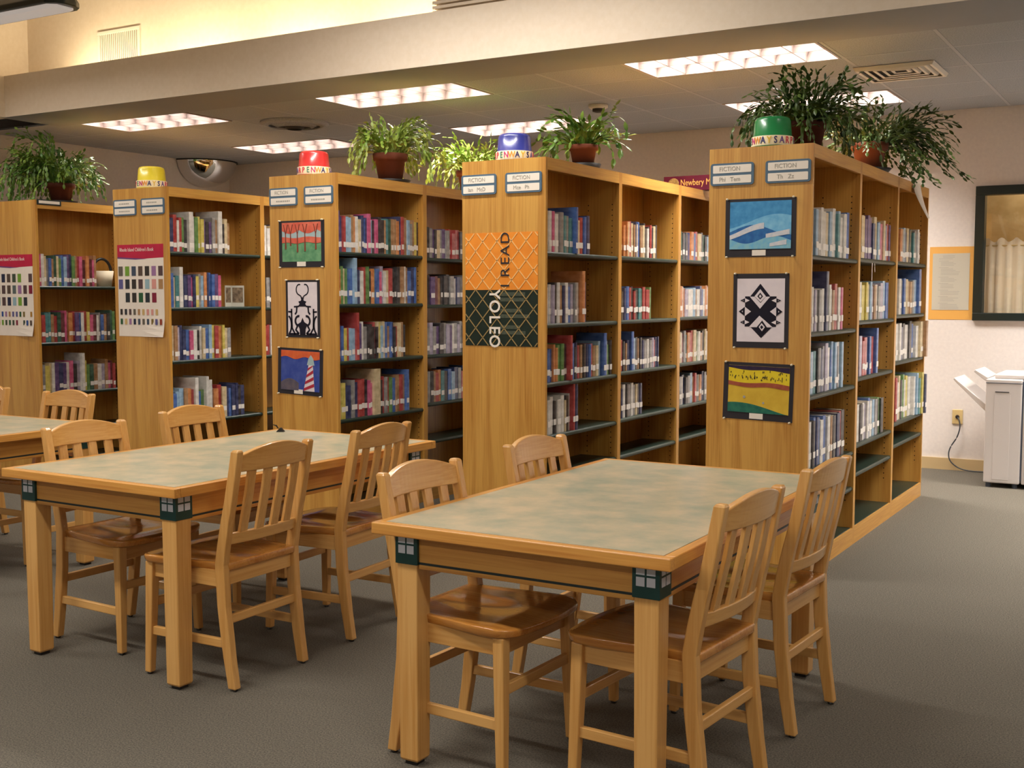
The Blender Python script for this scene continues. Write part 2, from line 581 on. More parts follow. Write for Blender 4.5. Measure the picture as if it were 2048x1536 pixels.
t = thing('square_vent', 'square louvered air diffuser in the tiled ceiling at right', 'vent', (-1.72, 7.88, ZC))
for k in range(5):
    a = .25 - k * .046
    mb = MB()
    pr = [(a, -.004 + k * .003), (a - .012, -.004 + k * .003), (a - .03, -.024 + k * .004), (a - .012, -.026 + k * .004)]
    rings = []
    for sx, sy in ((-1, -1), (1, -1), (1, 1), (-1, 1)):
        rings.append([(sx * r, sy * r, z) for r, z in pr])
    mb.loft(rings + [rings[0]], cap=False)
    mb.build('vane', 'vent_white', t)
MB().box(-.23, .23, -.23, .23, -.001, .001).build('backing', 'vent_dark', t)
t = thing('round_vent', 'round ceiling air diffuser in the dim left part of the ceiling', 'vent', (-6.66, 7.64, ZC))
for k, (r0, r1) in enumerate(((.29, .20), (.20, .12), (.12, .04))):
    MB().lathe([(r0, 0), (r0, -.012), (r1 + .02, -.035 - k * .012), (r1 + .03, -.02 - k * .01)], 28, cap=False).build('ring', 'vent_dark' if k == 2 else 'tile_white', t, True)
t = thing('smoke_detector', 'small round smoke detector on the ceiling', 'detector', (-4.03, 8.12, ZC))
MB().lathe([(.075, 0), (.075, -.02), (.06, -.03)], 24).build('base', 'vent_white', t, True)
MB().lathe([(.045, -.03), (.045, -.05), (.02, -.058)], 20).build('sensor', 'vent_dark', t, True)

# convex dome mirror in the far left corner ------------------------------------------
t = thing('dome_mirror', 'silver convex dome mirror with black rim in the far corner', 'mirror', (XL + .012, 9.36, ZC - .01))
mb = MB()
rings = []
for i in range(10):
    th = pi / 2 * i / 9
    rings.append([(.36 * cos(th) * cos(ph), .37 * cos(th) * sin(ph), -.27 * sin(th)) for ph in [(-pi / 2 + pi * j / 18) for j in range(19)]])
mb.loft(rings, cap=False, closed=False)
mb.build('mirror_dome', 'mirror', t, True)
mb = MB()
pts = [(.375 * cos(-pi / 2 + pi * j / 18), .385 * sin(-pi / 2 + pi * j / 18)) for j in range(19)]
mb.prism(pts, 2, -.002, .009)
mb.build('rim', 'rim_black', t)

# window to the next room -------------------------------------------------------------
wo = bpy.data.objects.new('window_1', None)
COL.objects.link(wo)
wo.location = ((WX0 + WX1) / 2, YB, (WZ0 + WZ1) / 2)
struct(wo)
hw, hh = (WX1 - WX0) / 2, (WZ1 - WZ0) / 2
fr = MB()
for a in ((-hw, hw, hh - .07, hh), (-hw, hw, -hh, -hh + .06), (-hw, -hw + .07, -hh + .06, hh - .07), (hw - .07, hw, -hh + .06, hh - .07)):
    fr.box(a[0], a[1], -.03, .08, a[2], a[3])
fr.build('window_frame', 'frame_green', wo, bevel=.004)
gm = mat('glass', (1, 1, 1, 1), 0.02)
gnt = gm.node_tree
gtr = gnt.nodes.new('ShaderNodeBsdfTransparent')
ggl = gnt.nodes.new('ShaderNodeBsdfGlossy')
ggl.inputs['Roughness'].default_value = 0.03
gmx = gnt.nodes.new('ShaderNodeMixShader')
gmx.inputs[0].default_value = 0.07
gnt.links.new(gtr.outputs[0], gmx.inputs[1])
gnt.links.new(ggl.outputs[0], gmx.inputs[2])
gnt.links.new(gmx.outputs[0], gnt.nodes['Material Output'].inputs['Surface'])
MB().box(-hw + .07, hw - .07, .03, .034, -hh + .06, hh - .07).build('pane', 'glass', wo)
cu = MB()
n = 90
top = [(-hw + .05 + (2 * hw - .1) * i / n, .10 + .014 * sin(i * 1.25) + .006 * sin(i * 2.9)) for i in range(n + 1)]
cz = 1.79 - (WZ0 + WZ1) / 2
cu.loft([[(x, y, -hh + .02) for x, y in top], [(x, .095 + (y - .1) * .8, cz) for x, y in top],
         [(x, .10 + (y - .1) * .3, cz + .012) for x, y in top], [(x, .095 + (y - .1) * 1.5, cz + .05 + .018 * sin(i * .8)) for i, (x, y) in enumerate(top)]], cap=False, closed=False)
cu.build('curtain', 'curtain', wo, True)
MB().tube([(-hw, .10, cz + .005), (hw, .10, cz + .005)], .006, 8).build('curtain_rod', 'plate_ivory', wo, True)
of = MB()
of.box(-hw - .3, hw + .3, .9, .95, -hh - .4, hh + .4)
of.box(-hw - .35, -hw - .3, .15, .95, -hh - .4, hh + .4)
of.box(hw + .3, hw + .35, .15, .95, -hh - .4, hh + .4)
of.box(-hw - .35, hw + .35, .15, .95, -hh - .45, -hh - .4)
of.box(-hw - .35, hw + .35, .15, .95, hh + .4, hh + .45)
of.build('office_wall', 'office_tan', wo)
area('added_office_fill', ((WX0 + WX1) / 2, YB + .55, WZ1 + .36), .8, .3, 10.0, LAMP)  # unseen fill added to brighten the curtain and office behind the glass

# notice, outlet, cord, copier --------------------------------------------------------
t = thing('wall_notice', 'grey printed notice on an orange backing sheet beside the window', 'notice', (-1.70, YB, 1.50))
MB().box(-.172, .170, -.002, 0, -.29, .29).build('backing_sheet', 'paper_orange', t)
MB().box(-.148, .133, -.004, -.002, -.213, .237).build('printed_sheet', 'paper_grey', t)
rnd = random.Random(4)
ln = MB()
z = .215
for k in range(34):
    if k in (3, 7, 13, 17, 21, 25, 29):
        z -= .006
    indent = -.10 if k in (2, 3, 7, 13, 17, 21, 25, 29) else -.085
    wd = (.09 if k in (0, 1) else .075 if k in (3, 7, 13, 17, 21, 25, 29) else rnd.uniform(.09, .15))
    if k in (0, 1):
        indent = -.07
    ln.box(indent, indent + wd, -.0046, -.004, z, z + .004)
    z -= .0115
ln.build('print_lines', 'ink_grey', t)
t = thing('wall_outlet', 'ivory electrical outlet plate low on the back wall', 'outlet', (-1.625, YB, .432))
MB().box(-.04, .04, -.008, 0, -.058, .058).build('plate', 'plate_ivory', t, bevel=.003)
MB().lathe([(.016, 0), (.014, .006), (.010, .014)], 16, M=Matrix.Translation((0, -.008, .0)) @ Matrix.Rotation(pi / 2, 4, 'X')).build('socket', 'hole_dark', t)
path = []
ctrl = [(-1.62, YB - .022, .43), (-1.605, YB - .03, .40), (-1.60, YB - .035, .345), (-1.62, YB - .035, .27), (-1.665, YB - .035, .19), (-1.678, YB - .04, .13), (-1.66, YB - .05, .075),
        (-1.60, YB - .06, .03), (-1.52, YB - .07, .012), (-1.38, YB - .08, .012), (-1.25, YB - .10, .012)]
for i in range(len(ctrl) - 1):
    p0, p1, p2, p3 = [Vector(ctrl[max(0, min(len(ctrl) - 1, i + d))]) for d in (-1, 0, 1, 2)]
    for q in range(5):
        u = q / 5
        path.append(tuple(.5 * (2 * p1 + (p2 - p0) * u + (2 * p0 - 5 * p1 + 4 * p2 - p3) * u * u + (3 * p1 - p0 - 3 * p2 + p3) * u ** 3)))
path.append(ctrl[-1])
tag(MB().tube(path, .005, 8).build('power_cord', 'cord_grey', None, True), 'dark power cord drooping from the outlet to the copier', 'cord')

t = thing('copier', 'light grey office copier with output trays against the back wall', 'copier', (-1.31, 9.02, 0))
MB().box(0, .245, 0, .62, .035, .795).build('finisher', 'copier_grey', t, bevel=.008)
MB().box(.255, .95, .01, .66, .035, .78).build('body', 'copier_grey', t, bevel=.008)
MB().box(.245, .256, .015, .6, .06, .78).build('gap_seam', 'copier_line', t)
MB().box(.06, .17, -.0025, 0, .06, .685).build('panel_inset', 'copier_grey', t, bevel=.001)
MB().box(.065, .16, -.005, -.001, .70, .706).build('slot', 'copier_dark', t)
MB().box(.0, .255, -.002, 0, .765, .770).build('seam', 'copier_line', t)
for z in (.24, .42, .60):
    d = MB().box(.28, .92, -.006, .01, z - .165, z).build('drawer', 'copier_grey', t, bevel=.003)
    MB().box(.50, .70, -.012, -.006, z - .035, z - .02).build('drawer_handle', 'copier_line', d)
tp = [(-.005, .60), (-.235, .79), (-.24, .775), (-.005, .545)]
MB().prism([(a, b) for a, b in tp], 1, .08, .52).build('output_tray', 'copier_grey', t, bevel=.003)
tp = [(0.0, .80), (-.09, .855), (-.10, .84), (-.06, .81), (-.01, .77)]
MB().prism(tp, 1, .08, .52).build('output_tray', 'copier_grey', t, bevel=.003)
MB().box(.05, .95, .06, .6, .795, .83).build('top_cover', 'copier_grey', t, bevel=.01)
for x, y in ((.03, .04), (.21, .04), (.03, .56), (.9, .06), (.9, .58)):
    MB().lathe([(.018, 0), (.018, .035)], 14, M=Matrix.Translation((x, y, 0))).build('caster', 'copier_line', t)

# ------------------------------------------------------------------ bookcases
RW, RH, BAY = 0.529, 2.136, 0.93
ROWS = {0: (-7.741, 5.876), 1: (-6.0335, 5.6147), 2: (-4.4791, 5.5012), 3: (-3.0101, 5.4442), 4: (-1.6254, 5.6084)}
ROWN = {4: 'rightmost row', 3: 'second row from the right', 2: 'middle row', 1: 'second row from the left', 0: 'leftmost row'}
BAYN = ['nearest', 'middle', 'farthest']
LEVELS = {(4, 0): (1.60, 1.22, .905, .53, .33), (4, 1): (1.612, 1.26, .94, .56, .397), (4, 2): (1.617, 1.28, .982, .59, .45),
          (3, 0): (1.636, 1.248, .926, .638, .42), (3, 1): (1.64, 1.25, .935, .645, .42), (3, 2): (1.645, 1.255, .94, .65, .425),
          (2, 0): (1.665, 1.348, .998, .64, .40), (2, 1): (1.655, 1.338, .997, .668, .41), (2, 2): (1.65, 1.33, .99, .66, .41),
          (1, 0): (1.70, 1.318, .951, .521, .32), (1, 1): (1.70, 1.31, .95, .52, .32), (1, 2): (1.70, 1.31, .95, .52, .32),
          (0, 0): (1.472, 1.03, .63, .34), (0, 1): (1.47, 1.03, .63, .34), (0, 2): (1.47, 1.03, .63, .34)}
PT = .021
shared = {}
# meshes in bay space: x from -RW (left face) to 0 (right face), y from 0 to BAY
shared['side'] = MB().box(-RW, 0, 0, PT, 0, RH).mesh('side_panel', 'oak_vertical')
shared['back'] = MB().box(-RW / 2 - .006, -RW / 2 + .006, PT, BAY - PT, .1, RH - .02).mesh('back_panel', 'oak_vertical')
shared['top'] = MB().box(-RW + .02, -.02, PT, BAY - PT, RH - .022, RH).mesh('top_panel', 'oak_length')
shared['fas'] = MB().box(-.02, 0, PT, BAY - PT, RH - .066, RH).mesh('top_rail', 'oak_length')
shared['kick'] = MB().box(-.02, 0, PT, BAY - PT, 0, .095).mesh('kick_board', 'oak_length')
sh = MB()
D2 = RW / 2 - .02
shp = [(-D2, 0), (-D2, .024), (-.008, .024), (-.002, .018), (0, .012), (-.002, .004), (-.008, 0)]
sh.loft([[(a, PT + .001, b) for a, b in shp], [(a, BAY - PT - .001, b) for a, b in shp]])
shared['shelf'] = sh.mesh('shelf', 'shelf_green')
hl = MB()
for k in range(54):
    z = .25 + k * .032
    for x in (-.045, -.205):
        hl.prism([(x + .004 * cos(a * pi / 3), z + .004 * sin(a * pi / 3)) for a in range(6)], 1, BAY - PT - .0006, BAY - PT)
shared['holes'] = hl.mesh('pin_holes', 'hole_dark')
MIR = Matrix.Translation((-RW, 0, 0)) @ Matrix.Scale(-1, 4, (1, 0, 0))


def bookcase(r, k):
    rx, ry = ROWS[r]
    t = thing('bookcase', f'{BAYN[k]} oak bookcase bay with dark green shelves, {ROWN[r]}', 'bookcase', (rx, ry + BAY * k, 0), 0, 'oak bookcase bays')
    obj_from('side_panel', shared['side'], t)
    obj_from('side_panel', shared['side'], t, (0, BAY - PT, 0))
    obj_from('back_panel', shared['back'], t)
    obj_from('top_panel', shared['top'], t)
    for s in (0, 1):
        for nm, key in (('top_rail', 'fas'), ('kick_board', 'kick')):
            o = obj_from(nm, shared[key], t)
            if s:
                o.location = (-RW + .02, 0, 0)
        for z in LEVELS[(r, k)] + (.098,):
            o = obj_from('shelf', shared['shelf'], t, (-.004 if not s else -RW + .004, 0, z - .024 if z > .1 else .073))
            if s:
                o.rotation_euler = (0, 0, pi)
                o.location = (-RW + .004, BAY, z - .024 if z > .1 else .073)
    h = obj_from('pin_holes', shared['holes'], t)
    h['kind'] = 'stuff'
    return t


for r in range(5):
    for k in range(3):
        bookcase(r, k)

# ------------------------------------------------------------------ books
# (row, bay, shelf, z, start, end, height, colours left to right; capitals are tall volumes)
BOOKS = [
    (4, 0, 0, 1.6, 0.167, 0.841, 0.245, 'lgwwclwwtlwwwb'),
    (4, 0, 1, 1.22, 0.157, 0.697, 0.235, 'wvggwNtwgsrwp'),
    (4, 0, 2, 0.905, 0.141, 0.774, 0.24, 'ltkngvwbllkwlt'),
    (4, 0, 3, 0.53, 0.124, 0.81, 0.25, 'wkbnbwbwgsknrk'),
    (4, 1, 0, 1.612, 0.17, 0.9, 0.24, 'ccuuunclbpclru'),
    (4, 1, 1, 1.26, 0.16, 0.845, 0.22, 'wyyclvswgvlb'),
    (4, 1, 2, 0.94, 0.16, 0.553, 0.22, 'vrrnbvrB'),
    (4, 1, 3, 0.56, 0.16, 0.778, 0.235, 'wkwvwbwlgkek'),
    (4, 2, 0, 1.617, 0.21, 0.806, 0.22, 'oglnckdtglww'),
    (4, 2, 1, 1.28, 0.20, 0.9, 0.23, 'wnbcssglBrk'),
    (4, 2, 2, 0.982, 0.20, 0.9, 0.235, 'wwnkwwkbwcs'),
    (4, 2, 3, 0.59, 0.18, 0.9, 0.275, 'rrwckeewywwwltyn'),
    (3, 0, 0, 1.636, 0.05, 0.572, 0.21, 'cwpwrgtgtBscrbn'),
    (3, 0, 1, 1.248, 0.05, 0.532, 0.22, 'wvwvkwsnwbvgwOu'),
    (3, 0, 2, 0.926, 0.05, 0.875, 0.2, 'tbbooeekRcbknrsknbrsclBwek'),
    (3, 0, 3, 0.638, 0.05, 0.413, 0.2, 'kwwkwwckwRN'),
    (3, 1, 0, 1.64, 0.08, 0.627, 0.21, 'ooocrcsncbsckwkrkck'),
    (3, 1, 1, 1.25, 0.08, 0.548, 0.2, 'knbrkrktdrrre'),
    (3, 1, 2, 0.935, 0.08, 0.678, 0.195, 'rksnBlkskngwgvrnn'),
    (3, 1, 3, 0.645, 0.08, 0.421, 0.2, 'nwksgwgckn'),
    (3, 2, 0, 1.645, 0.08, 0.719, 0.19, 'dklknbobrsckdklknb'),
    (3, 2, 1, 1.255, 0.08, 0.775, 0.21, 'owovwwlswnbwowovww'),
    (3, 2, 2, 0.94, 0.08, 0.789, 0.21, 'cwrgtorrcewsnkcwrgto'),
    (3, 2, 3, 0.65, 0.08, 0.8, 0.2, 'gwnkglsrkcongwnkgls'),
    (2, 0, 0, 1.665, 0.04, 0.9, 0.235, 'unrllsowcnbnplkpkkkstdssonrslgsyk'),
    (2, 0, 1, 1.348, 0.04, 0.859, 0.23, 'oecebLwnwrekoybpvwcrkkksswsbnb'),
    (2, 0, 2, 0.998, 0.04, 0.747, 0.225, 'rbyrllRbuwgkkkrkcylcbsbnkrcsk'),
    (2, 0, 3, 0.64, 0.04, 0.777, 0.23, 'wynngnrrkppCkrgrebssrsBw'),
    (2, 1, 0, 1.655, 0.06, 0.54, 0.2, 'kgukcgugrrmrks'),
    (2, 1, 1, 1.338, 0.06, 0.571, 0.2, 'kumskkkgwnkgk'),
    (2, 1, 2, 0.997, 0.06, 0.569, 0.21, 'gvgukgvuwgvgkg'),
    (2, 1, 3, 0.668, 0.06, 0.568, 0.22, 'gksrotkblngrkb'),
    (1, 0, 0, 1.7, 0.04, 0.623, 0.24, 'nrwrekWweyyukugsWkcs'),
    (1, 0, 1, 1.318, 0.04, 0.518, 0.235, 'bctWlnupnyglonbbup'),
    (1, 0, 2, 0.951, 0.04, 0.614, 0.23, 'csvnnbpwkwcblyroycg'),
    (1, 0, 3, 0.521, 0.04, 0.738, 0.23, 'bllsorWbeWWlorcnbnnkn'),
    (1, 1, 0, 1.7, 0.04, 0.342, 0.23, 'wwwcwwnwkw'), (1, 1, 1, 1.31, 0.04, 0.333, 0.22, 'kgkngkkkgk'), (1, 1, 2, 0.95, 0.04, 0.325, 0.22, 'rrwrnkrwc'),
    (0, 0, 0, 1.472, 0.03, 0.588, 0.24, 'pwcgbsdceblunesrpmomps'),
    (0, 0, 1, 1.03, 0.025, 0.758, 0.235, 'orttsrdmpsorubwrypmwgbskde'),
    (0, 0, 2, 0.63, 0.025, 0.751, 0.235, 'gycwunuwpkvWyedswvspmr'),
]
ORD = ['first', 'second', 'third', 'fourth', 'fifth', 'sixth', 'seventh', 'eighth', 'ninth', 'tenth'] + [f'{i}th' for i in range(11, 20)] + ['20th', '21st', '22nd', '23rd', '24th', '25th', '26th']
SHN = ['top shelf', 'second shelf', 'third shelf', 'fourth shelf']
ROWB = {4: 'rightmost bookcase row', 3: 'second bookcase row from right'}


def cover_mb(mb, d, t, h, lean, mi=0):
    """hardback case: two boards and a slightly rounded spine, x = 0 at the spine, running back to -d"""
    b = min(.0035, t * .14)
    prof = [(-d, 0), (-.003, 0), (0, t * .25), (0, t * .75), (-.003, t), (-d, t), (-d, t - b), (-.006, t - b), (-.006, b), (-d, b)]
    M = Matrix.Shear('XY', 4, (0, 0))
    M = Matrix(((1, 0, 0, 0), (0, 1, lean, 0), (0, 0, 1, 0), (0, 0, 0, 1)))
    mb.prism(prof, 2, 0, h, mi, M)
    return M


KEYS = list(BOOKC)
MATI = {k: i for i, k in enumerate(KEYS)}
stuffmb = MB()
n_single = 0
for (r, k, s, z, y0, y1, h0, cols) in BOOKS:
    rx, ry = ROWS[r]
    rnd = random.Random(r * 1000 + k * 100 + s)
    single = r == 4 or (r == 3 and k < 2)
    ws = [rnd.uniform(.65, 1.35) for _ in cols]
    if r == 2 and s == 3 and k == 0:
        ws[11] = 2.2
    tot = sum(ws)
    y = y0
    for i, ch in enumerate(cols):
        tall = ch.isupper()
        c = ch.lower()
        wd = (y1 - y0) * ws[i] / tot
        h = h0 * rnd.uniform(.88, 1.06) * (1.3 if tall else 1)
        if s + 1 < 5:
            h = min(h, .305)
        d = min(.235, h * rnd.uniform(.64, .74) * (1.1 if tall else 1))
        front = -.022 - rnd.uniform(0, .016) + (.02 if tall else 0)
        if r == 4 and k == 2 and s in (2, 3) and y > .62:
            front += .075 * (y - .62) / .28
        lean = rnd.uniform(-.012, .012)
        t = max(wd - .0012, .006)
        col_name = BOOKC[c][0]
        lab_z = rnd.uniform(.028, .04) + (.012 if s % 2 else 0)
        has_lab = rnd.random() < .85
        base = (rx + front, ry + BAY * k + y, z)
        if single:
            n_single += 1
            art = 'tall ' if tall else ''
            lab = f'{art}{col_name} book, {ORD[i]} from left, {SHN[s]}, {BAYN[k]} bay, {ROWB[r]}'
            mb = MB()
            cover_mb(mb, d, t, h, lean)
            o = tag(mb.build('library_book', 'book_' + col_name.replace(' ', '_')), lab, 'book', f'books on the {SHN[s]} of the {BAYN[k]} bay, {ROWB[r]}')
            o.location = base
            b = min(.0035, t * .14)
            MB().box(-d + .004, -.007, b, t - b, .003, h - .003, M=Matrix(((1, 0, 0, 0), (0, 1, lean, 0), (0, 0, 1, 0), (0, 0, 0, 1)))).build('pages', 'page_cream', o)
            if has_lab:
                MB().box(-.002, .0006, t * .06, t * .94, lab_z, lab_z + .032, M=Matrix(((1, 0, 0, 0), (0, 1, lean, 0), (0, 0, 1, 0), (0, 0, 0, 1)))).build('spine_label', 'label_white', o)
        else:
            M = Matrix.Translation(base)
            stuffmb.box(-d, 0, 0, t, 0, h, MATI[c], M)
            if has_lab:
                stuffmb.box(-.002, .0008, t * .05, t * .95, lab_z, lab_z + .032, len(KEYS), M)
        y += wd
so = stuffmb.build('shelved_books', ['book_' + BOOKC[k][0].replace(' ', '_') for k in KEYS] + ['label_white'])
so['kind'] = 'stuff'
tag(so, 'rows of library books filling the shelves further left and farther back', 'books')

# ------------------------------------------------------------------ things on the shelves and their tops
def poly_part(name, pts, material, parent, y, t=.0006):
    """thin flat piece in the x-z plane facing -y"""
    return MB().prism([(p[0], p[1]) for p in pts], 1, y, y - t).build(name, material, parent)


def rounded(x0, x1, z0, z1, r, n=4):
    out = []
    for cx, cz, a0 in ((x1 - r, z1 - r, 0), (x0 + r, z1 - r, 90), (x0 + r, z0 + r, 180), (x1 - r, z0 + r, 270)):
        for i in range(n + 1):
            a = radians(a0 + 90 * i / n)
            out.append((cx + r * cos(a), cz + r * sin(a)))
    return out


FACE = (pi / 2, 0, 0)
rs = random.Random(11)


def shelf_sign(x, y, lab, lines, z=2.007):
    t = thing('shelf_sign', lab, 'sign', (x, y, z), 0, 'bookcase end signs')
    poly_part('sign_plate', rounded(-.113, .113, -.055, .055, .014), 'sign_blue', t, 0, .006)
    for k, zz in enumerate((.026, -.026)):
        card = poly_part('card', rounded(-.100, .100, zz - .0195, zz + .0195, .004), 'paper_white', t, -.006, .0008)
        if lines[k]:
            text('lettering', lines[k], .030, 'ink_grey', card, (-.012, -.0072, zz), FACE, sx=.95)
        else:
            q = MB()
            xx = -.055
            while xx < .045:
                wd = rs.uniform(.008, .016)
                q.box(xx, xx + wd, -.0072, -.0068, zz - .005, zz + .004)
                xx += wd + .004
            q.build('faded_lettering', 'ink_grey', card)


SIGNS = [(4, -2.033, 'left FICTION sign reading Phi Tem on the rightmost end panel', ('FICTION', 'Phi   Tem')),
         (4, -1.748, 'right FICTION sign reading Th Zz on the rightmost end panel', ('FICTION', 'Th   Zz')),
         (3, -3.428, 'left FICTION sign on the end panel above the orange poster', ('FICTION', 'Ian   McD')),
         (3, -3.145, 'right FICTION sign on the end panel above the orange poster', ('FICTION', 'Mce   Ph')),
         (2, -4.892, 'left blue-framed sign on the end panel above the red tree painting', ('FICTION', None)),
         (2, -4.612, 'right blue-framed sign on the end panel above the red tree painting', ('FICTION', None)),
         (1, -6.440, 'left blue-framed sign above the book award poster, below the yellow tub', (None, None)),
         (1, -6.166, 'right blue-framed sign above the book award poster, below the yellow tub', (None, None))]
for r, x, lab, lines in SIGNS:
    shelf_sign(x, ROWS[r][1], lab, lines)


def pins(t, w, h, y):
    for sx in (-1, 1):
        for sz in (-1, 1):
            MB().lathe([(.0035, 0), (.005, .004), (.003, .010), (.005, .016), (.004, .018)], 10, M=Matrix.Translation((sx * (w / 2 - .012), y, sz * h / 2 + (.0 if sz > 0 else .0))) @ Matrix.Rotation(pi / 2, 4, 'X')).build('push_pin', 'pin_white', t, True)


def artwork(r, x, z, w, h, lab, pic, rot=0.0, cap=None):
    t = thing('artwork', lab, 'artwork', (x, ROWS[r][1], z), 0, 'student artworks pinned to the end panels')
    t.rotation_euler = (0, rot, 0)
    poly_part('backing_paper', [(-w / 2, -h / 2), (w / 2, -h / 2), (w / 2, h / 2), (-w / 2, h / 2)], 'paper_black', t, -.001, .001)
    x0, x1, z0, z1, m_ = pic
    p = poly_part('painting', [(x0, z0), (x1, z0), (x1, z1), (x0, z1)], m_, t, -.002, .0008)
    pins(t, w, h, -.002)
    if cap:
        poly_part('caption_card', [(cap - .035, -h / 2 + .006), (cap + .035, -h / 2 + .006), (cap + .035, -h / 2 + .034), (cap - .035, -h / 2 + .034)], 'paper_white', t, -.0028, .0006)
    return t, p


def paint(name, c, c2=None, sc=30):
    m = mat(name, rgb(*c), 0.7, spec=0.2)
    if c2:
        noise_mix(m, rgb(*c), rgb(*c2), sc, (1, 1, 1), 4, .3, .7)
    return name


def wavy(x0, x1, zf_lo, zf_hi, n=24):
    xs = [x0 + (x1 - x0) * i / n for i in range(n + 1)]
    return [(x, zf_lo(x)) for x in xs] + [(x, zf_hi(x)) for x in reversed(xs)]


# 1: blue and white seascape (right row, top)
paint('sea_blue', (62, 132, 186), (84, 156, 204))
paint('sea_light', (104, 172, 216), (136, 196, 226))
paint('sea_deep', (44, 92, 156), (60, 118, 176))
paint('sea_white', (222, 216, 214), (190, 200, 214), 60)
paint('sea_pale', (140, 190, 200), (110, 176, 212), 40)
t, p = artwork(4, -1.884, 1.737, .362, .288, 'blue and white sea painting on black paper, rightmost end panel', (-.157, .157, -.105, .130, 'sea_blue'), 0, -.005)
y = -.0029
poly_part('painted_band', wavy(-.157, .157, lambda x: -.105, lambda x: .03 + .035 * sin(x * 11 + .6)), 'sea_light', p, y)
poly_part('painted_band', wavy(-.157, .157, lambda x: -.105, lambda x: -.012 + .026 * sin(x * 16 + 2.2)), 'sea_deep', p, y - .0004)
poly_part('painted_streak', wavy(-.157, .02, lambda x: -.035 + .03 * sin(x * 13 + 1.2), lambda x: -.010 + .034 * sin(x * 13 + 1.2)), 'sea_white', p, y - .0009)
poly_part('painted_band', wavy(-.157, .157, lambda x: -.105, lambda x: -.060 + .018 * sin(x * 22)), 'sea_pale', p, y - .0013)
poly_part('painted_streak', wavy(.03, .150, lambda x: -.052 + .14 * (x - .03), lambda x: -.032 + .18 * (x - .03)), 'sea_white', p, y - .0017)
poly_part('painted_streak', wavy(.05, .135, lambda x: -.094 + .10 * (x - .05), lambda x: -.078 + .2 * (x - .05)), 'sea_white', p, y - .0021)

# 2: black and white geometric (right row, middle)
paint('art_white', (232, 220, 222), (224, 212, 216), 20)
paint('art_black', (32, 26, 34), (24, 22, 40), 20)
t, p = artwork(4, -1.875, 1.325, .286, .370, 'black and white geometric diamond artwork on the rightmost end panel', (-.122, .122, -.155, .160, 'art_white'))
y = -.0029


def px2(u, v):   # sheet coordinates: 0..1 across and down
    return (-.122 + .244 * u, .160 - .315 * v)


def shape(pts, m_, k):
    poly_part('painted_shape', [px2(*q) for q in pts], m_, p, y - .0004 * k)


shape([(.17, .28), (.83, .28), (.83, .76), (.17, .76)], 'art_black', 0)
shape([(.49, .08), (.70, .28), (.28, .28)], 'art_black', 0)
shape([(.30, .77), (.74, .77), (.52, .94)], 'art_black', 0)
shape([(.49, .165), (.61, .28), (.50, .37), (.37, .28)], 'art_white', 2)
shape([(.27, .285), (.37, .285), (.50, .385), (.61, .285), (.70, .285), (.49, .475)], 'art_white', 2)
shape([(.49, .22), (.55, .28), (.49, .33), (.43, .28)], 'art_black', 3)
shape([(.49, .25), (.52, .28), (.49, .305), (.465, .28)], 'art_white', 4)
shape([(.48, .585), (.76, .765), (.26, .765)], 'art_white', 2)
shape([(.54, .66), (.64, .765), (.54, .87), (.43, .765)], 'art_black', 3)
shape([(.53, .70), (.60, .765), (.54, .83), (.47, .765)], 'art_white', 4)
shape([(.53, .735), (.57, .765), (.53, .80), (.50, .765)], 'art_black', 5)
for sx, f in ((1, lambda u: u), (-1, lambda u: 1 - u)):
    for vz, hgt, wd in ((.345, .035, .10), (.52, .075, .13), (.69, .035, .10)):
        a = [(f(.17), vz - hgt), (f(.17 - wd), vz), (f(.17), vz + hgt)]
        b = [(f(.17), vz - hgt), (f(.17 + wd), vz), (f(.17), vz + hgt)]
        shape(a, 'art_black', 2)
        shape(b, 'art_white', 2)
        shape([(f(.17 - wd * .35), vz - hgt * .2), (f(.17 - wd * .5), vz), (f(.17 - wd * .35), vz + hgt * .2)], 'art_white', 3)

# 3: yellow landscape (right row, bottom)
paint('land_yellow', (222, 186, 66), (206, 166, 54), 14)
paint('land_lemon', (232, 208, 48), (222, 190, 44), 18)
paint('land_red', (172, 92, 62), (148, 72, 56), 30)
paint('land_teal', (36, 96, 84), (54, 122, 96), 30)
paint('land_violet', (60, 44, 66), (44, 34, 60), 30)
t, p = artwork(4, -1.882, .920, .362, .288, 'yellow landscape painting on black paper, lowest on the rightmost end panel', (-.155, .160, -.108, .128, 'land_yellow'), .022, -.005)
y = -.0029
poly_part('painted_band', wavy(-.155, .160, lambda x: .035 + .006 * sin(x * 30) - .02 * x, lambda x: .116 + .006 * sin(x * 18) - .03 * x), 'land_lemon', p, y)
poly_part('painted_band', wavy(-.155, .160, lambda x: .108 + .004 * sin(x * 26) - .04 * x, lambda x: .1275), 'land_violet', p, y - .0004)
poly_part('painted_band', wavy(-.155, .160, lambda x: .022 + .004 * sin(x * 30) - .02 * x, lambda x: .044 + .005 * sin(x * 22) - .03 * x), 'land_red', p, y - .0004)
poly_part('painted_band', wavy(-.155, .155, lambda x: -.1078, lambda x: -.085 + .022 * sin(x * 10 + 2.4) - .05 * x), 'land_teal', p, y - .0004)
q = MB()
rr = random.Random(3)
for i in range(60):
    xx, zz = rr.uniform(-.15, .155), rr.choice([rr.uniform(.055, .072), rr.uniform(.055, .072), rr.uniform(.08, .10)])
    zz -= .025 * xx
    q.box(xx, xx + .003, y - .0014, y - .0004, zz, zz + rr.uniform(.004, .014))
q.build('painted_marks', 'ink_black', p)
for xx, zz, rad in ((-.07, -.03, .007), (.03, -.055, .006)):
    poly_part('painted_spot', [(xx + rad * cos(a), zz + rad * sin(a)) for a in [k * pi / 5 for k in range(10)]], 'ink_grey', p, y - .0004)

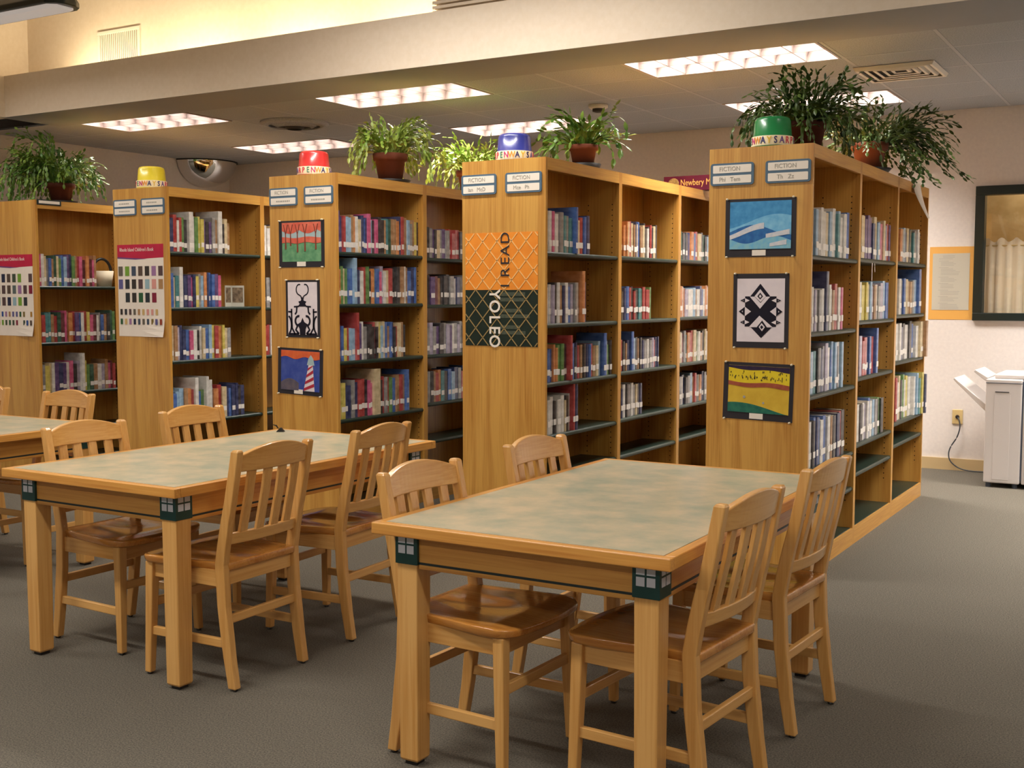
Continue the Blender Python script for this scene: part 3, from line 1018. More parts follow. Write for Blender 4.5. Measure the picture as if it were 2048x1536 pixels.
# 4: red trees (middle row, top)
paint('tree_green', (84, 140, 100), (120, 168, 124), 26)
paint('tree_red', (206, 84, 66), (222, 120, 96), 22)
paint('tree_sky', (160, 186, 184), (176, 190, 196), 20)
paint('tree_trunk', (150, 70, 52), (120, 60, 48), 30)
t, p = artwork(2, -4.752, 1.716, .362, .286, 'painting of red trees on green ground, top of the middle end panel', (-.155, .155, -.108, .132, 'tree_green'), 0, -.002)
y = -.0029
poly_part('painted_band', wavy(-.155, .155, lambda x: .01, lambda x: .131), 'tree_sky', p, y)
poly_part('painted_band', wavy(-.155, .155, lambda x: .006 + .004 * sin(x * 40), lambda x: .040 + .004 * sin(x * 30)), 'tree_red', p, y - .0004)
poly_part('painted_band', wavy(-.155, .155, lambda x: .085 - .022 * abs(sin(x * 22 + .4)), lambda x: .1315, 40), 'tree_red', p, y - .0004)
for xx, zz in ((-.125, -.03), (-.085, -.01), (-.03, -.05), (.03, -.045), (.115, -.035)):
    poly_part('painted_trunk', [(xx - .006, zz), (xx + .006, zz), (xx + .003, .06), (xx + .02, .12), (xx + .012, .12), (xx, .07), (xx - .014, .12), (xx - .02, .12), (xx - .004, .06)], 'tree_trunk', p, y - .0010)

# 5: black and white symmetric cut-out (middle row, centre)
t, p = artwork(2, -4.748, 1.318, .272, .354, 'black and white symmetric cut paper design on the middle end panel', (-.119, .115, -.160, .164, 'art_white'))
y = -.0029


def strip(path, w_):
    L_, R_ = [], []
    for i, (a, b) in enumerate(path):
        a0, b0 = path[max(0, i - 1)]
        a1, b1 = path[min(len(path) - 1, i + 1)]
        dx, dz = a1 - a0, b1 - b0
        n_ = math.hypot(dx, dz) or 1
        ww = w_[i] if isinstance(w_, (list, tuple)) else w_
        L_.append((a - dz / n_ * ww, b + dx / n_ * ww))
        R_.append((a + dz / n_ * ww, b - dx / n_ * ww))
    return L_ + R_[::-1]


def arcp(cx, cz, rx_, rz_, a0, a1, n=12):
    return [(cx + rx_ * cos(radians(a0 + (a1 - a0) * i / n)), cz + rz_ * sin(radians(a0 + (a1 - a0) * i / n))) for i in range(n + 1)]


for s in (-1, 1):
    F_ = lambda P: [(s * a - .002, b) for a, b in P]
    for P in (strip(arcp(.024, .118, .024, .032, 110, -80) + [(.012, .078), (.004, .055)], .004),
              strip([(.028, .015), (.068, .012)], .005),
              strip([(.045, .010), (.048, -.02), (.060, -.035)], .006),
              strip(arcp(.030, -.075, .028, .030, 100, -70) + [(.055, -.13), (.03, -.155)], .007),
              strip([(.088, .0), (.088, -.05), (.085, -.12), (.060, -.158)], .006),
              strip([(.082, -.02), (.115, -.018)], .005),
              strip(arcp(.118, -.10, .028, .055, 100, 250), .006),
              strip([(.03, -.155), (.115, -.156)], .006)):
        poly_part('painted_shape', F_(P), 'art_black', p, y)
poly_part('painted_shape', [(-.002, .078), (.010, .050), (.030, .045), (.020, .030), (.036, .014), (-.040, .014), (-.024, .030), (-.034, .045), (-.014, .050)], 'art_black', p, y - .0003)
poly_part('painted_shape', [(-.002, -.055), (.012, -.082), (.038, -.095), (.022, -.125), (.02, -.16), (-.024, -.16), (-.026, -.125), (-.042, -.095), (-.016, -.082)], 'art_black', p, y - .0003)

# 6: lighthouse (middle row, bottom)
paint('light_blue', (48, 68, 150), (76, 92, 164), 20)
paint('light_orange', (226, 112, 60), (210, 92, 56), 24)
paint('light_grey', (110, 98, 104), (84, 80, 96), 24)
paint('light_red', (178, 50, 66))
t, p = artwork(2, -4.776, .928, .362, .288, 'lighthouse painting with striped tower, lowest on the middle end panel', (-.155, .155, -.118, .130, 'light_blue'), .03, -.012)
y = -.0029
poly_part('painted_band', wavy(-.155, .155, lambda x: .085 + .008 * sin(x * 40), lambda x: .1295), 'light_orange', p, y)
poly_part('painted_rock', wavy(-.155, -.01, lambda x: -.1175, lambda x: -.075 + .03 * sin((x + .16) * 20)), 'light_grey', p, y)
tower = [(.03, -.117), (.118, -.117), (.102, .045), (.068, .045)]
tw = poly_part('painted_tower', tower, 'art_white', p, y - .0006)
for k in range(4):
    z0 = -.117 + k * .042
    f0 = lambda z: .03 + (z + .117) / .162 * .038
    f1 = lambda z: .118 - (z + .117) / .162 * .016
    poly_part('painted_stripe', [(f0(z0), z0), (f1(z0 + .03), z0 + .03), (f1(z0 + .05), min(z0 + .05, .044)), (f0(z0 + .018), z0 + .018)], 'light_red', tw, y - .0013)
poly_part('painted_lamp_room', [(.055, .045), (.115, .045), (.105, .085), (.085, .108), (.066, .085)], 'tree_sky', p, y - .0006)

# I READ / YO LEO poster -----------------------------------------------------------
paint('poster_orange', (238, 150, 54), (228, 134, 44), 12)
paint('poster_green', (34, 46, 36), (28, 38, 30), 12)
paint('wire_pale', (240, 190, 120))
paint('wire_tan', (158, 132, 84))
paint('poster_haze', (84, 88, 72), (66, 74, 62), 60)
t = thing('read_poster', 'orange and dark green poster reading I READ and YO LEO over chain-link', 'poster', (-3.287, ROWS[3][1], 1.433))
PW, PH = .4625, .62
poly_part('upper_sheet', [(-PW / 2, -.002), (PW / 2, -.002), (PW / 2, PH / 2), (-PW / 2, PH / 2)], 'poster_orange', t, -.0005, .001)
poly_part('lower_sheet', [(-PW / 2, -PH / 2), (PW / 2, -PH / 2), (PW / 2, -.002), (-PW / 2, -.002)], 'poster_green', t, -.0005, .001)
hz = MB()
rr = random.Random(9)
for k in range(9):
    zz = -.025 - k * .03
    if k % 3 == 2:
        continue
    hz.box(-.005, rr.uniform(.12, .19), -.0019, -.0015, zz - .010, zz + .010)
hz.build('small_print', 'poster_haze', t)


def wires(zlo, zhi, m_, nm):
    stepx, stepz = .092, .106
    mb = MB()
    for s in (-1, 1):
        for k in range(-10, 11):
            # line x = k*stepx + s*z*(stepx/stepz)
            pts = []
            for i in range(61):
                z = zlo + (zhi - zlo) * i / 60
                x = k * stepx + s * z * stepx / stepz + .02
                if -PW / 2 < x < PW / 2:
                    pts.append((x, z))
            if len(pts) > 2:
                a, b = pts[0], pts[-1]
                mb.prism(strip([a, b], .0028), 1, -.0020, -.0026)
    o = mb.build(nm, m_, t)
    o['kind'] = 'stuff'


wires(.001, PH / 2 - .002, 'wire_pale', 'pale_wire_print')
wires(-PH / 2 + .002, -.003, 'wire_tan', 'tan_wire_print')
for ch, zz in zip('IREAD', (.021, .093, .155, .211, .280)):
    text('letter', ch, .080, 'ink_black', t, (.029, -.0032, zz), (pi / 2, -pi / 2, 0), sx=1.12)
for ch, zz in zip('YOLEO', (-.026, -.0925, -.163, -.222, -.284)):
    text('letter', ch, .096, 'paper_white', t, (-.043, -.0032, zz), (pi / 2, pi / 2, 0), sx=.92, bold=.0016)



# book award posters ---------------------------------------------------------------
paint('award_red', (196, 44, 72), (180, 38, 66), 10)
paint('award_white', (240, 228, 214), (232, 220, 206), 8)
paint('award_violet', (112, 70, 120))
COVERS = [(70, 80, 96), (44, 48, 70), (150, 178, 186), (176, 130, 60), (170, 130, 90), (60, 54, 50), (52, 56, 60), (92, 76, 66), (96, 106, 104), (50, 92, 60), (200, 168, 110), (104, 96, 84), (90, 70, 70), (130, 110, 60),
          (150, 70, 52), (156, 116, 156), (70, 80, 64), (52, 82, 146), (96, 92, 140), (214, 150, 140), (120, 160, 60), (130, 40, 60)]
for i, c in enumerate(COVERS):
    paint('cover_%d' % i, c)


def award_poster(x, r, z, lab, seed):
    rr = random.Random(seed)
    t = thing('award_poster', lab, 'poster', (x, ROWS[r][1], z), 0, 'book award posters')
    w2, h2 = .227, .318
    # sheet with the lower corner lifting off the panel
    n = 14
    mb = MB()
    rings = []
    for i in range(n + 1):
        zz = h2 - .093 - (2 * h2 - .093) * i / n
        lift = .02 * max(0, (i / n - .7) / .3) ** 2
        rings.append([(-w2, -.0005, zz), (0, -.0008, zz), (w2, -.0005 - lift, zz), (w2, -.0012 - lift, zz), (0, -.0018, zz), (-w2, -.0012, zz)])
    mb.loft(rings)
    sheet = mb.build('sheet', 'award_white', t)
    poly_part('header', [(-w2, h2 - .094), (0, h2 - .100), (w2, h2 - .092), (w2, h2), (-w2, h2)], 'award_red', t, -.0005, .0014)
    poly_part('header_swoosh', [(-w2, h2 - .094), (-w2 * .2, h2 - .104), (w2 * .3, h2 - .100), (-w2 * .2, h2 - .094), (-w2, h2 - .084)], 'award_violet', t, -.0020, .0004)
    text('lettering', "Rhode Island Children's Book", .036, 'award_white', t, (-.035, -.0022, h2 - .036), FACE, sx=.78)
    lay = [(.135, 7, .042, .066, 0), (.045, 7, .042, .066, 0), (-.048, 6, .042, .066, 0), (-.148, 10, .022, .040, 0), (-.215, 10, .022, .040, 0)]
    for row, (zz, nn, cw, chh, _) in enumerate(lay):
        for i in range(nn):
            if rr.random() < (.05 if row < 3 else .15):
                continue
            xx = -w2 + .03 + (2 * w2 - .06) * (i if nn != 6 else i) / (nn - 1 if nn != 6 else 6)
            poly_part('cover_picture', [(xx - cw / 2, zz - chh / 2), (xx + cw / 2, zz - chh / 2), (xx + cw / 2, zz + chh / 2), (xx - cw / 2, zz + chh / 2)],
                      'cover_%d' % rr.randrange(len(COVERS)), t, -.0021 - (.006 if row == 4 and i > 7 else 0.0008 if row > 2 else 0), .0005)


award_poster(-6.302, 1, 1.433, "red-headed children's book award poster with rows of covers, below the yellow tub", 5)
award_poster(-8.020, 0, 1.400, "red-headed book award poster at the left picture edge, leftmost end panel", 8)

# inverted plastic tubs with letter bands -------------------------------------------
LET = ['navy', 'red', 'yellow', 'teal', 'navy', 'magenta', 'purple', 'orange', 'red']
WORD = 'PENWAYSAR'


def tub(x, y, color, lab, mid):
    t = thing('plastic_tub', lab, 'tub', (x, y, RH), 0, 'upturned plastic tubs')
    MB().lathe([(.128, 0), (.130, .006), (.104, .012), (.104, .014)], 40).build('rim', 'tub_' + color, t, True)
    MB().lathe([(.104, .014), (.1035, .064), (.097, .066), (.090, .145), (.083, .158), (.070, .163), (0.0001, .163)], 40, cap=False).build('tub_body', 'tub_' + color, t, True)
    band = MB().lathe([(.1050, .016), (.1055, .018), (.1048, .062), (.1040, .064)], 40, cap=False).build('letter_band', 'tub_band', t, True)
    R_ = .1062
    face = math.atan2(-y, -x)
    for i in range(-4, 14):
        a = face + radians((i - mid) * 17.5)
        if abs(i - mid) > 5.5:
            continue
        ch = WORD[i % len(WORD)]
        text('letter', ch, .048, 'letter_' + LET[(i * 2 + 1) % len(LET)], band, (R_ * cos(a), R_ * sin(a), .040), (pi / 2, 0, a + pi / 2), extrude=.0008, bold=.0008, sx=.8)


tub(-1.893, 5.80, 'green', 'green upturned plastic tub with letter band on the rightmost bookcase', 5.5)
tub(-3.330, 5.66, 'blue', 'blue upturned plastic tub with letter band on a bookcase', 3.5)
tub(-4.814, 5.70, 'red', 'red upturned plastic tub with letter band on the middle bookcase', 2.2)
tub(-6.376, 5.80, 'yellow', 'yellow upturned plastic tub with letter band on a bookcase', 4.5)


# potted plants ----------------------------------------------------------------------
def plant(x, y, lab, leaf, stems, reach, elev, grav, seed, pot_r=.098, pot_h=.17, pot='terracotta', lean=(0, 0, 0), leafsize=1.0, zoff=0.0, clear=0.0, sprigs=0, fork=.3, emin=-1.45):
    """stems grow out of the pot as chains of leaf segments; lean = (azimuth, longer by, share) for a lopsided crown;
    clear = share of the stems kept off the side of the pot that faces the room"""
    rr = random.Random(seed)
    t = thing('potted_plant', lab, 'plant', (x, y, RH), 0, 'potted plants on the bookcases')
    MB().lathe([(pot_r * 1.05, 0), (pot_r * 1.32, .03 + zoff), (pot_r * 1.26, .032 + zoff), (pot_r * 1.0, .012 + zoff)], 28).build('saucer', 'saucer_black', t, True)
    z0 = zoff + .014
    pr = pot_r
    MB().lathe([(pr * .72, z0), (pr * .95, z0 + pot_h * .76), (pr * 1.08, z0 + pot_h * .77), (pr * 1.12, z0 + pot_h), (pr * 1.0, z0 + pot_h), (pr * .98, z0 + pot_h * .9)], 28).build('pot', pot, t, True)
    MB().lathe([(.0001, z0 + pot_h * .93), (pr * .98, z0 + pot_h * .91)], 20, cap=False).build('soil', 'soil', t)
    zb = z0 + pot_h * .92
    row = min(ROWS.values(), key=lambda q: abs(q[0] - RW / 2 - x))
    xlo, xhi, ylo = row[0] - RW - x - .03, row[0] - x + .03, row[1] - y - .03
    toward = math.atan2(-y, -x)

    def chain(mb, p, a, e, n, depth):
        g = grav * rr.uniform(.6, 1.4)
        for i in range(n):
            step = .034 * leafsize * rr.uniform(.8, 1.2)
            d = Vector((cos(a) * cos(e), sin(a) * cos(e), sin(e)))
            q = p + d * step
            if xlo < q.x < xhi and q.y > ylo and q.z < .02:
                q.z = .02
            side = d.cross(Vector((rr.uniform(-.6, .6), rr.uniform(-.6, .6), 1))).normalized()
            nrm = side.cross(d)
            wv = leafsize * rr.uniform(.006, .0105)
            end = q + d * step * .15
            m1, m2 = p.lerp(q, .4), p.lerp(q, .78)
            vs = [p, m1 + side * wv, m2 + side * wv * .9, end, m2 - side * wv * .9, m1 - side * wv, m1 + nrm * wv * .35, m2 + nrm * wv * .35]
            mb.add([tuple(v) for v in vs], [(0, 1, 6), (1, 2, 7, 6), (2, 3, 7), (3, 4, 7), (4, 5, 6, 7), (5, 0, 6)])
            if depth < 2 and i > 0 and rr.random() < fork:
                chain(mb, q, a + rr.choice((-1, 1)) * rr.uniform(.4, .9), e + rr.uniform(-.3, .5), rr.randint(1, max(1, (n - i) // 2 + 1)), depth + 1)
            p = q
            a += rr.gauss(0, .16)
            e = max(emin, e - g * (i + 1) / n * 1.6 + rr.gauss(0, .10))

    for k in range(stems):
        a = rr.uniform(-pi, pi)
        if lean[2] and rr.random() < lean[2]:
            a = lean[0] + rr.gauss(0, .55)
        L = reach * rr.uniform(.45, 1.05)
        e = elev + rr.gauss(0, .35)
        da = abs((a - toward + pi) % (2 * pi) - pi)
        if da < .75 and rr.random() < clear:
            L *= .45
            e = max(e, 1.1)
        if lean[1]:
            L *= 1 + lean[1] * max(0, cos(a - lean[0]))
        if k < sprigs:
            e, L = 1.45, reach * (.75 + .15 * k)
        mb = MB()
        r0 = pr * .75 * rr.random() ** .5
        chain(mb, Vector((r0 * cos(a), r0 * sin(a), zb)), a, min(e, 1.5), max(3, int(L / (.034 * leafsize))), 0)
        mb.build('stem', 'leaf_' + leaf, t, True)
    return t


RIGHT = math.atan2(.51, .86)
plant(-8.05, 6.36, 'large arching leafy plant in a dark pot on the leftmost bookcase', 'mid', 135, .50, .95, .36, 21, .10, .16, 'terracotta_dark', (RIGHT + pi, .55, .22), 1.15, fork=.42)
plant(-4.68, 6.32, 'bright green bushy plant in a terracotta pot on the middle bookcase row', 'bright', 150, .40, 1.05, .50, 22, .105, .19, 'terracotta', (0, 0, 0), 1.15, clear=.9, sprigs=1, fork=.38)
plant(-4.68, 7.32, 'green trailing plant behind the blue tub, second pot on the middle row', 'bright', 110, .42, .9, .44, 23, .10, .17, 'terracotta_dark', (0, 0, 0), 1.15, fork=.4)
plant(-3.256, 6.36, 'broad-leaved green plant in a terracotta pot on a black dish, near the blue tub', 'mid', 85, .36, .8, .46, 24, .083, .13, 'terracotta', (0, 0, 0), 1.5, .03, clear=.9, fork=.35)
plant(-1.86, 6.26, 'dense dark trailing plant behind the green tub on the rightmost bookcase', 'dark', 165, .44, .72, .30, 25, .105, .18, 'terracotta_dark', (0, 0, 0), 1.05, sprigs=1, fork=.5)
plant(-1.75, 7.22, 'dark trailing cactus plant with long stems, farther pot on the rightmost bookcase', 'dark', 120, .36, .50, .20, 26, .10, .17, 'terracotta', (RIGHT + .15, .72, .38), 1.05, clear=.6, fork=.5, emin=-.75)

# medal sign, hanging card, small shelf displays --------------------------------------
paint('medal_maroon', (92, 22, 44), (80, 18, 38), 10)
t = thing('medal_sign', 'maroon sign with a gold seal and pale lettering on a bookcase top', 'sign', (-3.14, 7.72, RH), 0)
MB().box(-.165, .30, -.008, .008, 0, .105).build('board', 'medal_maroon', t, bevel=.002)
MB().box(-.165, .30, .008, .06, 0, .006).build('foot', 'medal_maroon', t)
paint('medal_gold', (170, 140, 84), (120, 96, 56), 60)
MB().lathe([(.042, 0), (.040, .003)], 20, M=Matrix.Translation((-.09, -.008, .05)) @ Matrix.Rotation(pi / 2, 4, 'X')).build('gold_seal', 'medal_gold', t)
text('lettering', 'Newbery Medal', .062, 'paper_orange', t, (-.038, -.0095, .056), FACE, align='LEFT', sx=.75)

t = thing('hanging_card', 'curled white paper card hanging from the top rail of the rightmost bookcase', 'card', (-1.6254, 7.83, RH))
mb = MB()
rings = []
for i in range(13):
    u = i / 12
    ya, yb_ = .0 + .10 * max(0, u - .35) ** 1.0 * 1.9, .24 - .05 * u
    if ya > yb_ - .01:
        ya = yb_ - .01
    xo = .006 + .075 * u ** 1.4
    z = .01 - .24 * u
    rings.append([(xo, ya, z), (xo + .012 * sin(u * 3), (ya + yb_) / 2, z), (xo, yb_, z), (xo + .0012, yb_, z), (xo + .0012 + .012 * sin(u * 3), (ya + yb_) / 2, z), (xo + .0012, ya, z)])
mb.loft(rings)
mb.build('card_sheet', 'paper_white', t, True)
MB().box(.006, .012, .04, .16, -.045, -.038).build('printed_line', 'sign_blue', t)

t = thing('label_holder', 'dark strip label holder with a white card on the leftmost bookcase top rail', 'label', (ROWS[0][0], 6.0, 2.122))
MB().box(0, .006, -.11, .11, -.022, .018).build('holder', 'stripe_dark', t)
MB().box(.006, .008, -.095, .095, -.012, .010).build('card', 'paper_white', t)

t = thing('wicker_bin', 'small pale bin with black arched handle on the leftmost bookcase shelf', 'bin', (ROWS[0][0] - .13, 6.60, 1.472))
MB().lathe([(.075, 0), (.095, .13), (.088, .13), (.07, .01)], 22).build('bin_body', 'curtain', t, True)
MB().tube([(0, .095 * cos(pi * i / 14), .12 + .11 * sin(pi * i / 14)) for i in range(15)], .012, 8).build('handle', 'rim_black', t, True)

t = thing('standing_photo_card', 'folded photo card standing open on the second-left bookcase shelf', 'card', (ROWS[1][0] - .13, 6.34, 1.318))
paint('photo_dark', (70, 56, 44), (150, 130, 104), 30)
for s, a in ((-1, .35), (1, -.35)):
    M = Matrix.Rotation(a, 4, 'Z')
    q = MB().box(-.002, .002, 0 if s > 0 else -.105, .105 if s > 0 else 0, 0, .155, M=M).build('card_leaf', 'paper_grey', t)
    MB().box(.002, .003, .01 if s > 0 else -.095, .095 if s > 0 else -.01, .03, .14, M=M).build('photo_print', 'photo_dark', q)

t = thing('ribbon_bookmark', 'pale ribbon bookmarks hanging below a shelf of the rightmost bookcase', 'bookmark', (-1.62, 6.80, 1.588))
MB().prism([(0.0, 0), (.012, 0), (.010, -.11), (0.0, -.095)], 0, 0, .001).build('ribbon', 'paper_white', t)
MB().prism([(0.06, 0), (.066, 0), (.078, -.05), (0.072, -.052)], 0, 0, .001).build('ribbon', 'paper_white', t)

# ------------------------------------------------------------------ reading tables
def make_table(name, label, L, W, loc, rz):
    """origin at the near right corner on the floor; x from -W to 0, y from 0 to L"""
    t = thing(name, label, 'table', loc, rz, 'reading tables')
    TH, e, ed = .737, .034, .032
    MB().box(-W + ed, -ed, ed, L - ed, TH - e + .002, TH + .0005).build('laminate_top', 'laminate', t)
    for nm, a, mm in (('edge_band', (-W, 0, 0, ed), 'table_edge_x'), ('edge_band', (-W, 0, L - ed, L), 'table_edge_x'),
                      ('edge_band', (-W, -W + ed, ed, L - ed), 'table_edge_y'), ('edge_band', (-ed, 0, ed, L - ed), 'table_edge_y')):
        MB().box(*a, TH - e, TH).build(nm, mm, t, bevel=.003)
    ins, lw, zt, zb = .052, .075, TH - e, .600
    # aprons
    for (a, mm, ax) in (((-W + ins + lw, -ins - lw, ins + .008, ins + .030), 'table_edge_x', 0), ((-W + ins + lw, -ins - lw, L - ins - .030, L - ins - .008), 'table_edge_x', 1),
                        ((-W + ins + .008, -W + ins + .030, ins + lw, L - ins - lw), 'table_edge_y', 2), ((-ins - .030, -ins - .008, ins + lw, L - ins - lw), 'table_edge_y', 3)):
        ap = MB().box(*a, zb, zt).build('apron', mm, t, bevel=.002)
        x0, x1, y0, y1 = a
        s = .0012
        b = {0: (x0, x1, y0 - s, y0 + .001), 1: (x0, x1, y1 - .001, y1 + s), 2: (x0 - s, x0 + .001, y0, y1), 3: (x1 - .001, x1 + s, y0, y1)}[ax]
        MB().box(*b, zb + .014, zb + .021).build('inlay_stripe', 'stripe_dark', ap)
    for ix, sx in ((-W + ins, 1), (-ins, -1)):
        for iy, sy in ((ins, 1), (L - ins, -1)):
            cx, cy = ix + sx * lw / 2, iy + sy * lw / 2
            h = lw / 2
            bt = h * .86
            leg = MB()
            leg.loft([[(cx - q, cy - q, z), (cx + q, cy - q, z), (cx + q, cy + q, z), (cx - q, cy + q, z)] for q, z in ((bt - .004, .012), (bt, .02), (h - .002, .618))])
            leg = leg.build('leg', 'beech_vertical', t, bevel=.003)
            MB().box(cx - bt + .012, cx + bt - .012, cy - bt + .012, cy + bt - .012, 0, .012).build('foot_pad', 'saucer_black', leg)
            blk = MB().box(cx - h - .002, cx + h + .002, cy - h - .002, cy + h + .002, .612, zt).build('corner_block', 'block_green', t, bevel=.0015)
            g = .0245
            for i in range(2):
                for j in range(2):
                    o1 = -.0275 + i * .0305
                    z1 = .644 + j * .0305
                    y_ = cy - sy * (h + .002)
                    MB().box(cx + o1, cx + o1 + g, min(y_, y_ - sy * .0012), max(y_, y_ - sy * .0012), z1, z1 + g).build('inlay_square', 'inlay_grey', blk)
                    x_ = cx - sx * (h + .002)
                    MB().box(min(x_, x_ - sx * .0012), max(x_, x_ - sx * .0012), cy + o1, cy + o1 + g, z1, z1 + g).build('inlay_square', 'inlay_grey', blk)
    return t


TLEN, TWID = 1.563, .945
make_table('reading_table', 'nearest oak reading table with pale green laminate top', TLEN, TWID, (-1.1196, 2.6805, 0), 0.0)
make_table('reading_table', 'middle oak reading table with pale green laminate top and a small black clip', TLEN, TWID, (-2.9974, 2.7941, 0), -.011)
make_table('reading_table', 'oak reading table cut off by the left picture edge', TWID, TLEN, (-4.86, 3.14, 0), 0.0)
t = thing('binder_clip', 'small black clip lying at the far corner of the middle table', 'clip', (-3.83, 4.26, .7375), .6)
MB().prism([(-.02, 0), (.02, 0), (.004, .018), (-.004, .018)], 1, -.018, .018).build('clip_body', 'rim_black', t)
MB().tube([(-.01, .0, .015), (-.02, .012, .03), (-.035, .0, .034), (-.02, -.012, .03), (-.01, 0, .015)], .002, 6).build('clip_handle', 'glide', t)


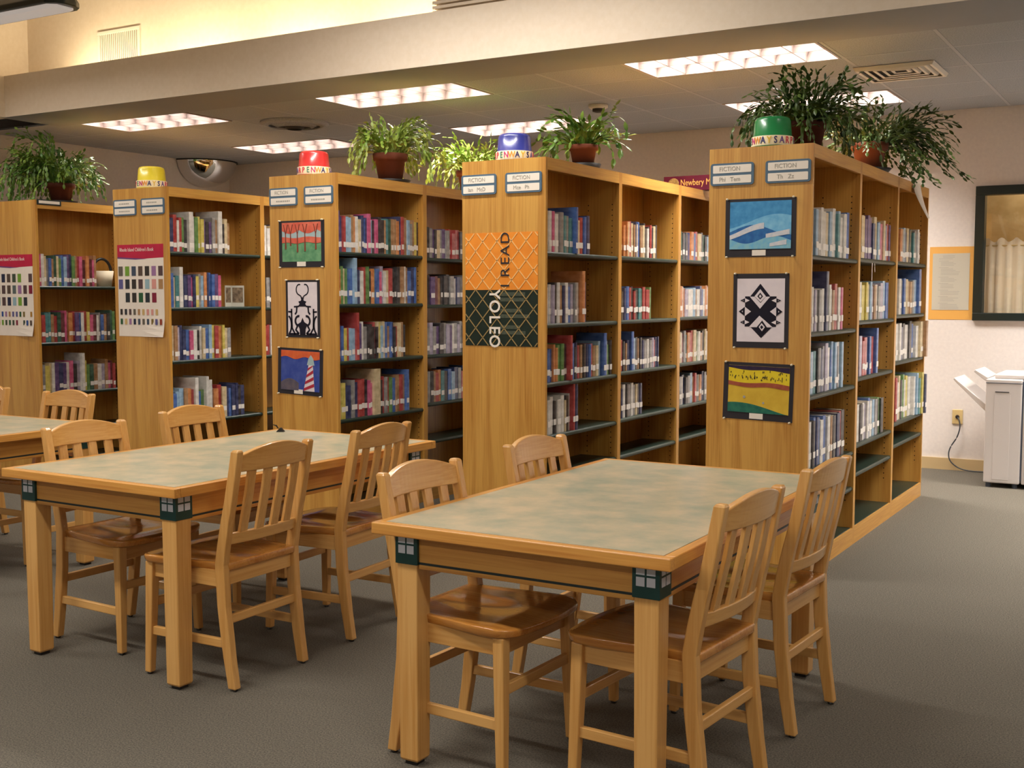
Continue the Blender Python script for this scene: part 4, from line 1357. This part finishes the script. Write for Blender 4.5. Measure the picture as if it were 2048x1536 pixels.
# ------------------------------------------------------------------ chairs
def chair_proto():
    t = thing('wooden_chair', 'x', 'chair', (0, 0, 0))

    def post_x(z):
        P = [(0, -.232), (.12, -.212), (.30, -.190), (.45, -.183), (.56, -.202), (.70, -.236), (.80, -.255), (.864, -.267)]
        for (z0, x0), (z1, x1) in zip(P, P[1:]):
            if z <= z1:
                return x0 + (x1 - x0) * (z - z0) / (z1 - z0)
        return P[-1][1]
    zs = [.008, .06, .12, .2, .3, .38, .45, .52, .6, .68, .76, .83, .856, .864]
    for s in (-1, 1):
        rings = []
        for z in zs:
            d = .021 if z < .5 else .021 - .004 * (z - .5) / .36
            if z < .2:
                d -= .004 * (.2 - z) / .2
            w_ = .0155
            if z > .86:
                d *= .75
                w_ *= .75
            x = post_x(z)
            y = s * (.186 + .004 * (z - .45))
            rings.append([(x - d, y - w_, z), (x + d, y - w_, z), (x + d, y + w_, z), (x - d, y + w_, z)])
        p = MB().loft(rings).build('back_post', 'beech_vertical', t, bevel=.004)
        MB().lathe([(.010, 0), (.012, .004), (.010, .009)], 12, (post_x(0), s * .184, 0)).build('glide', 'glide', p)
    for s in (-1, 1):
        rings = []
        for z, q, xo, yo in ((.008, .014, .176, .198), (.2, .0165, .170, .192), (.425, .019, .164, .186)):
            rings.append([(xo - q, s * yo - q, z), (xo + q, s * yo - q, z), (xo + q, s * yo + q, z), (xo - q, s * yo + q, z)])
        p = MB().loft(rings).build('front_leg', 'beech_vertical', t, bevel=.004)
        MB().lathe([(.010, 0), (.012, .004), (.010, .009)], 12, (.176, s * .198, 0)).build('glide', 'glide', p)
    # saddle seat with rounded front corners
    n, mrow = 20, 18
    xs = [-.205 + .415 * i / mrow for i in range(mrow + 1)]

    def half(x):
        base = .182 + .040 * min(1, (x + .205) / .30)
        if x > .150:
            u = (x - .150) / .060
            base *= (1 - .20 * u ** 2.2)
        return base

    def top(x, v):
        dip = .012 * max(0, 1 - ((x + .04) / .17) ** 2) * (1 - v ** 2) * (.7 + .3 * cos(v * pi * 2))
        fr = .006 * max(0, (x - .14) / .07)
        return .455 - dip - fr
    mb = MB()
    rows_t, rows_b = [], []
    for x in xs:
        hwd = half(x)
        rows_t.append([(x + .018 * (1 - abs(2 * j / n - 1) ** 2) * (1 if x > .19 else 0), hwd * (2 * j / n - 1), top(x, 2 * j / n - 1)) for j in range(n + 1)])
        rows_b.append([(a, b * .97, .426) for a, b, c in rows_t[-1]])
    vs, fs = [], []
    for R_ in rows_t:
        vs += R_
    nb = len(vs)
    for R_ in rows_b:
        vs += R_
    N = n + 1
    for i in range(mrow):
        for j in range(n):
            fs.append((i * N + j, i * N + j + 1, (i + 1) * N + j + 1, (i + 1) * N + j))
            fs.append((nb + i * N + j, nb + (i + 1) * N + j, nb + (i + 1) * N + j + 1, nb + i * N + j + 1))
    for i in range(mrow):
        for j in (0, n):
            fs.append((i * N + j, (i + 1) * N + j, nb + (i + 1) * N + j, nb + i * N + j))
    for i in (0, mrow):
        for j in range(n):
            fs.append((i * N + j, i * N + j + 1, nb + i * N + j + 1, nb + i * N + j))
    mb.add(vs, fs)
    seat = mb.build('seat', 'seat_wood', t, True, bevel=.005)
    # aprons
    MB().box(.148, .166, -.168, .168, .368, .428).build('apron', 'beech_side', t, bevel=.002)
    MB().box(-.190, -.172, -.170, .170, .372, .446).build('apron', 'beech_side', t, bevel=.002)
    for s in (-1, 1):
        MB().box(-.165, .148, s * .182 - .009, s * .182 + .009, .368, .428).build('apron', 'beech_front', t, bevel=.002)
    # stretchers
    MB().box(.160, .178, -.178, .178, .252, .284).build('stretcher', 'beech_side', t, bevel=.003)
    MB().box(-.206, -.188, -.172, .172, .235, .267).build('stretcher', 'beech_side', t, bevel=.003)
    for s in (-1, 1):
        MB().loft([[(x, s * (.188 + dy) - .009, z0), (x, s * (.188 + dy) + .009, z0), (x, s * (.188 + dy) + .009, z1), (x, s * (.188 + dy) - .009, z1)] for x, dy, z0, z1 in ((-.200, -.004, .150, .182), (.168, .003, .150, .182))]).build('stretcher', 'beech_front', t, bevel=.003)
    # bowed back rails

    def rail(zlo, zhi, th, bow, name):
        rings = []
        for i in range(17):
            v = -1 + 2 * i / 16
            y = v * .178
            bo = bow * (1 - v * v)
            z0, z1 = zlo(v), zhi(v)
            x0, x1 = post_x(z0) - bo, post_x(z1) - bo
            rings.append([(x0 - th, y, z0), (x0 + th, y, z0), (x1 + th, y, z1), (x1 - th, y, z1)])
        MB().loft(rings).build(name, 'beech_side', t, bevel=.004)
    rail(lambda v: .784, lambda v: .842 + .036 * (1 - v * v), .0115, .022, 'crest_rail')
    rail(lambda v: .520, lambda v: .562, .0105, .020, 'lower_rail')
    for yv in (-.114, -.038, .038, .114):
        rings = []
        for z in (.552, .62, .70, .79):
            x = post_x(z) - .021 * (1 - (yv / .178) ** 2)
            rings.append([(x - .0065, yv - .0195, z), (x + .0065, yv - .0195, z), (x + .0065, yv + .0195, z), (x - .0065, yv + .0195, z)])
        MB().loft(rings).build('slat', 'beech_vertical', t, bevel=.002)
    return t


CH = [(-1.289, 3.035, 3.056, 'slat-back wooden chair at the nearest right corner of the nearest table, back to viewer'),
      (-1.278, 3.740, 3.079, 'slat-back wooden chair at the far right of the nearest table, beside the rightmost bookcase'),
      (-1.838, 2.978, -.042, 'slat-back wooden chair at the near left of the nearest table, glossy seat facing right'),
      (-1.850, 3.742, -.040, 'slat-back wooden chair at the far left of the nearest table, only its back showing'),
      (-3.123, 3.139, 3.149, 'slat-back wooden chair at the near right of the middle table, whole back visible'),
      (-3.149, 3.810, 3.196, 'slat-back wooden chair at the far right of the middle table'),
      (-3.738, 3.242, -.022, 'slat-back wooden chair at the near left of the middle table'),
      (-3.853, 3.970, .037, 'slat-back wooden chair at the far left of the middle table, in front of the lighthouse side'),
      (-5.370, 3.990, -pi / 2, 'slat-back wooden chair behind the left-edge table, in front of the leftmost bookcase'),
      (-6.165, 4.040, -pi / 2, 'slat-back wooden chair cut off by the left picture edge')]
CH[7] = (-3.853, 3.970, .037, 'slat-back wooden chair at the far left of the middle table, only its upper back showing')
proto = chair_proto()
for i, (x, y, rz, lab) in enumerate(CH):
    o = proto if i == 0 else copy_tree(proto)
    o.location = (x, y, 0)
    o.rotation_euler = (0, 0, rz)
    tag(o, lab, 'chair', 'slat-back chairs round the reading tables')
print('single books', n_single)
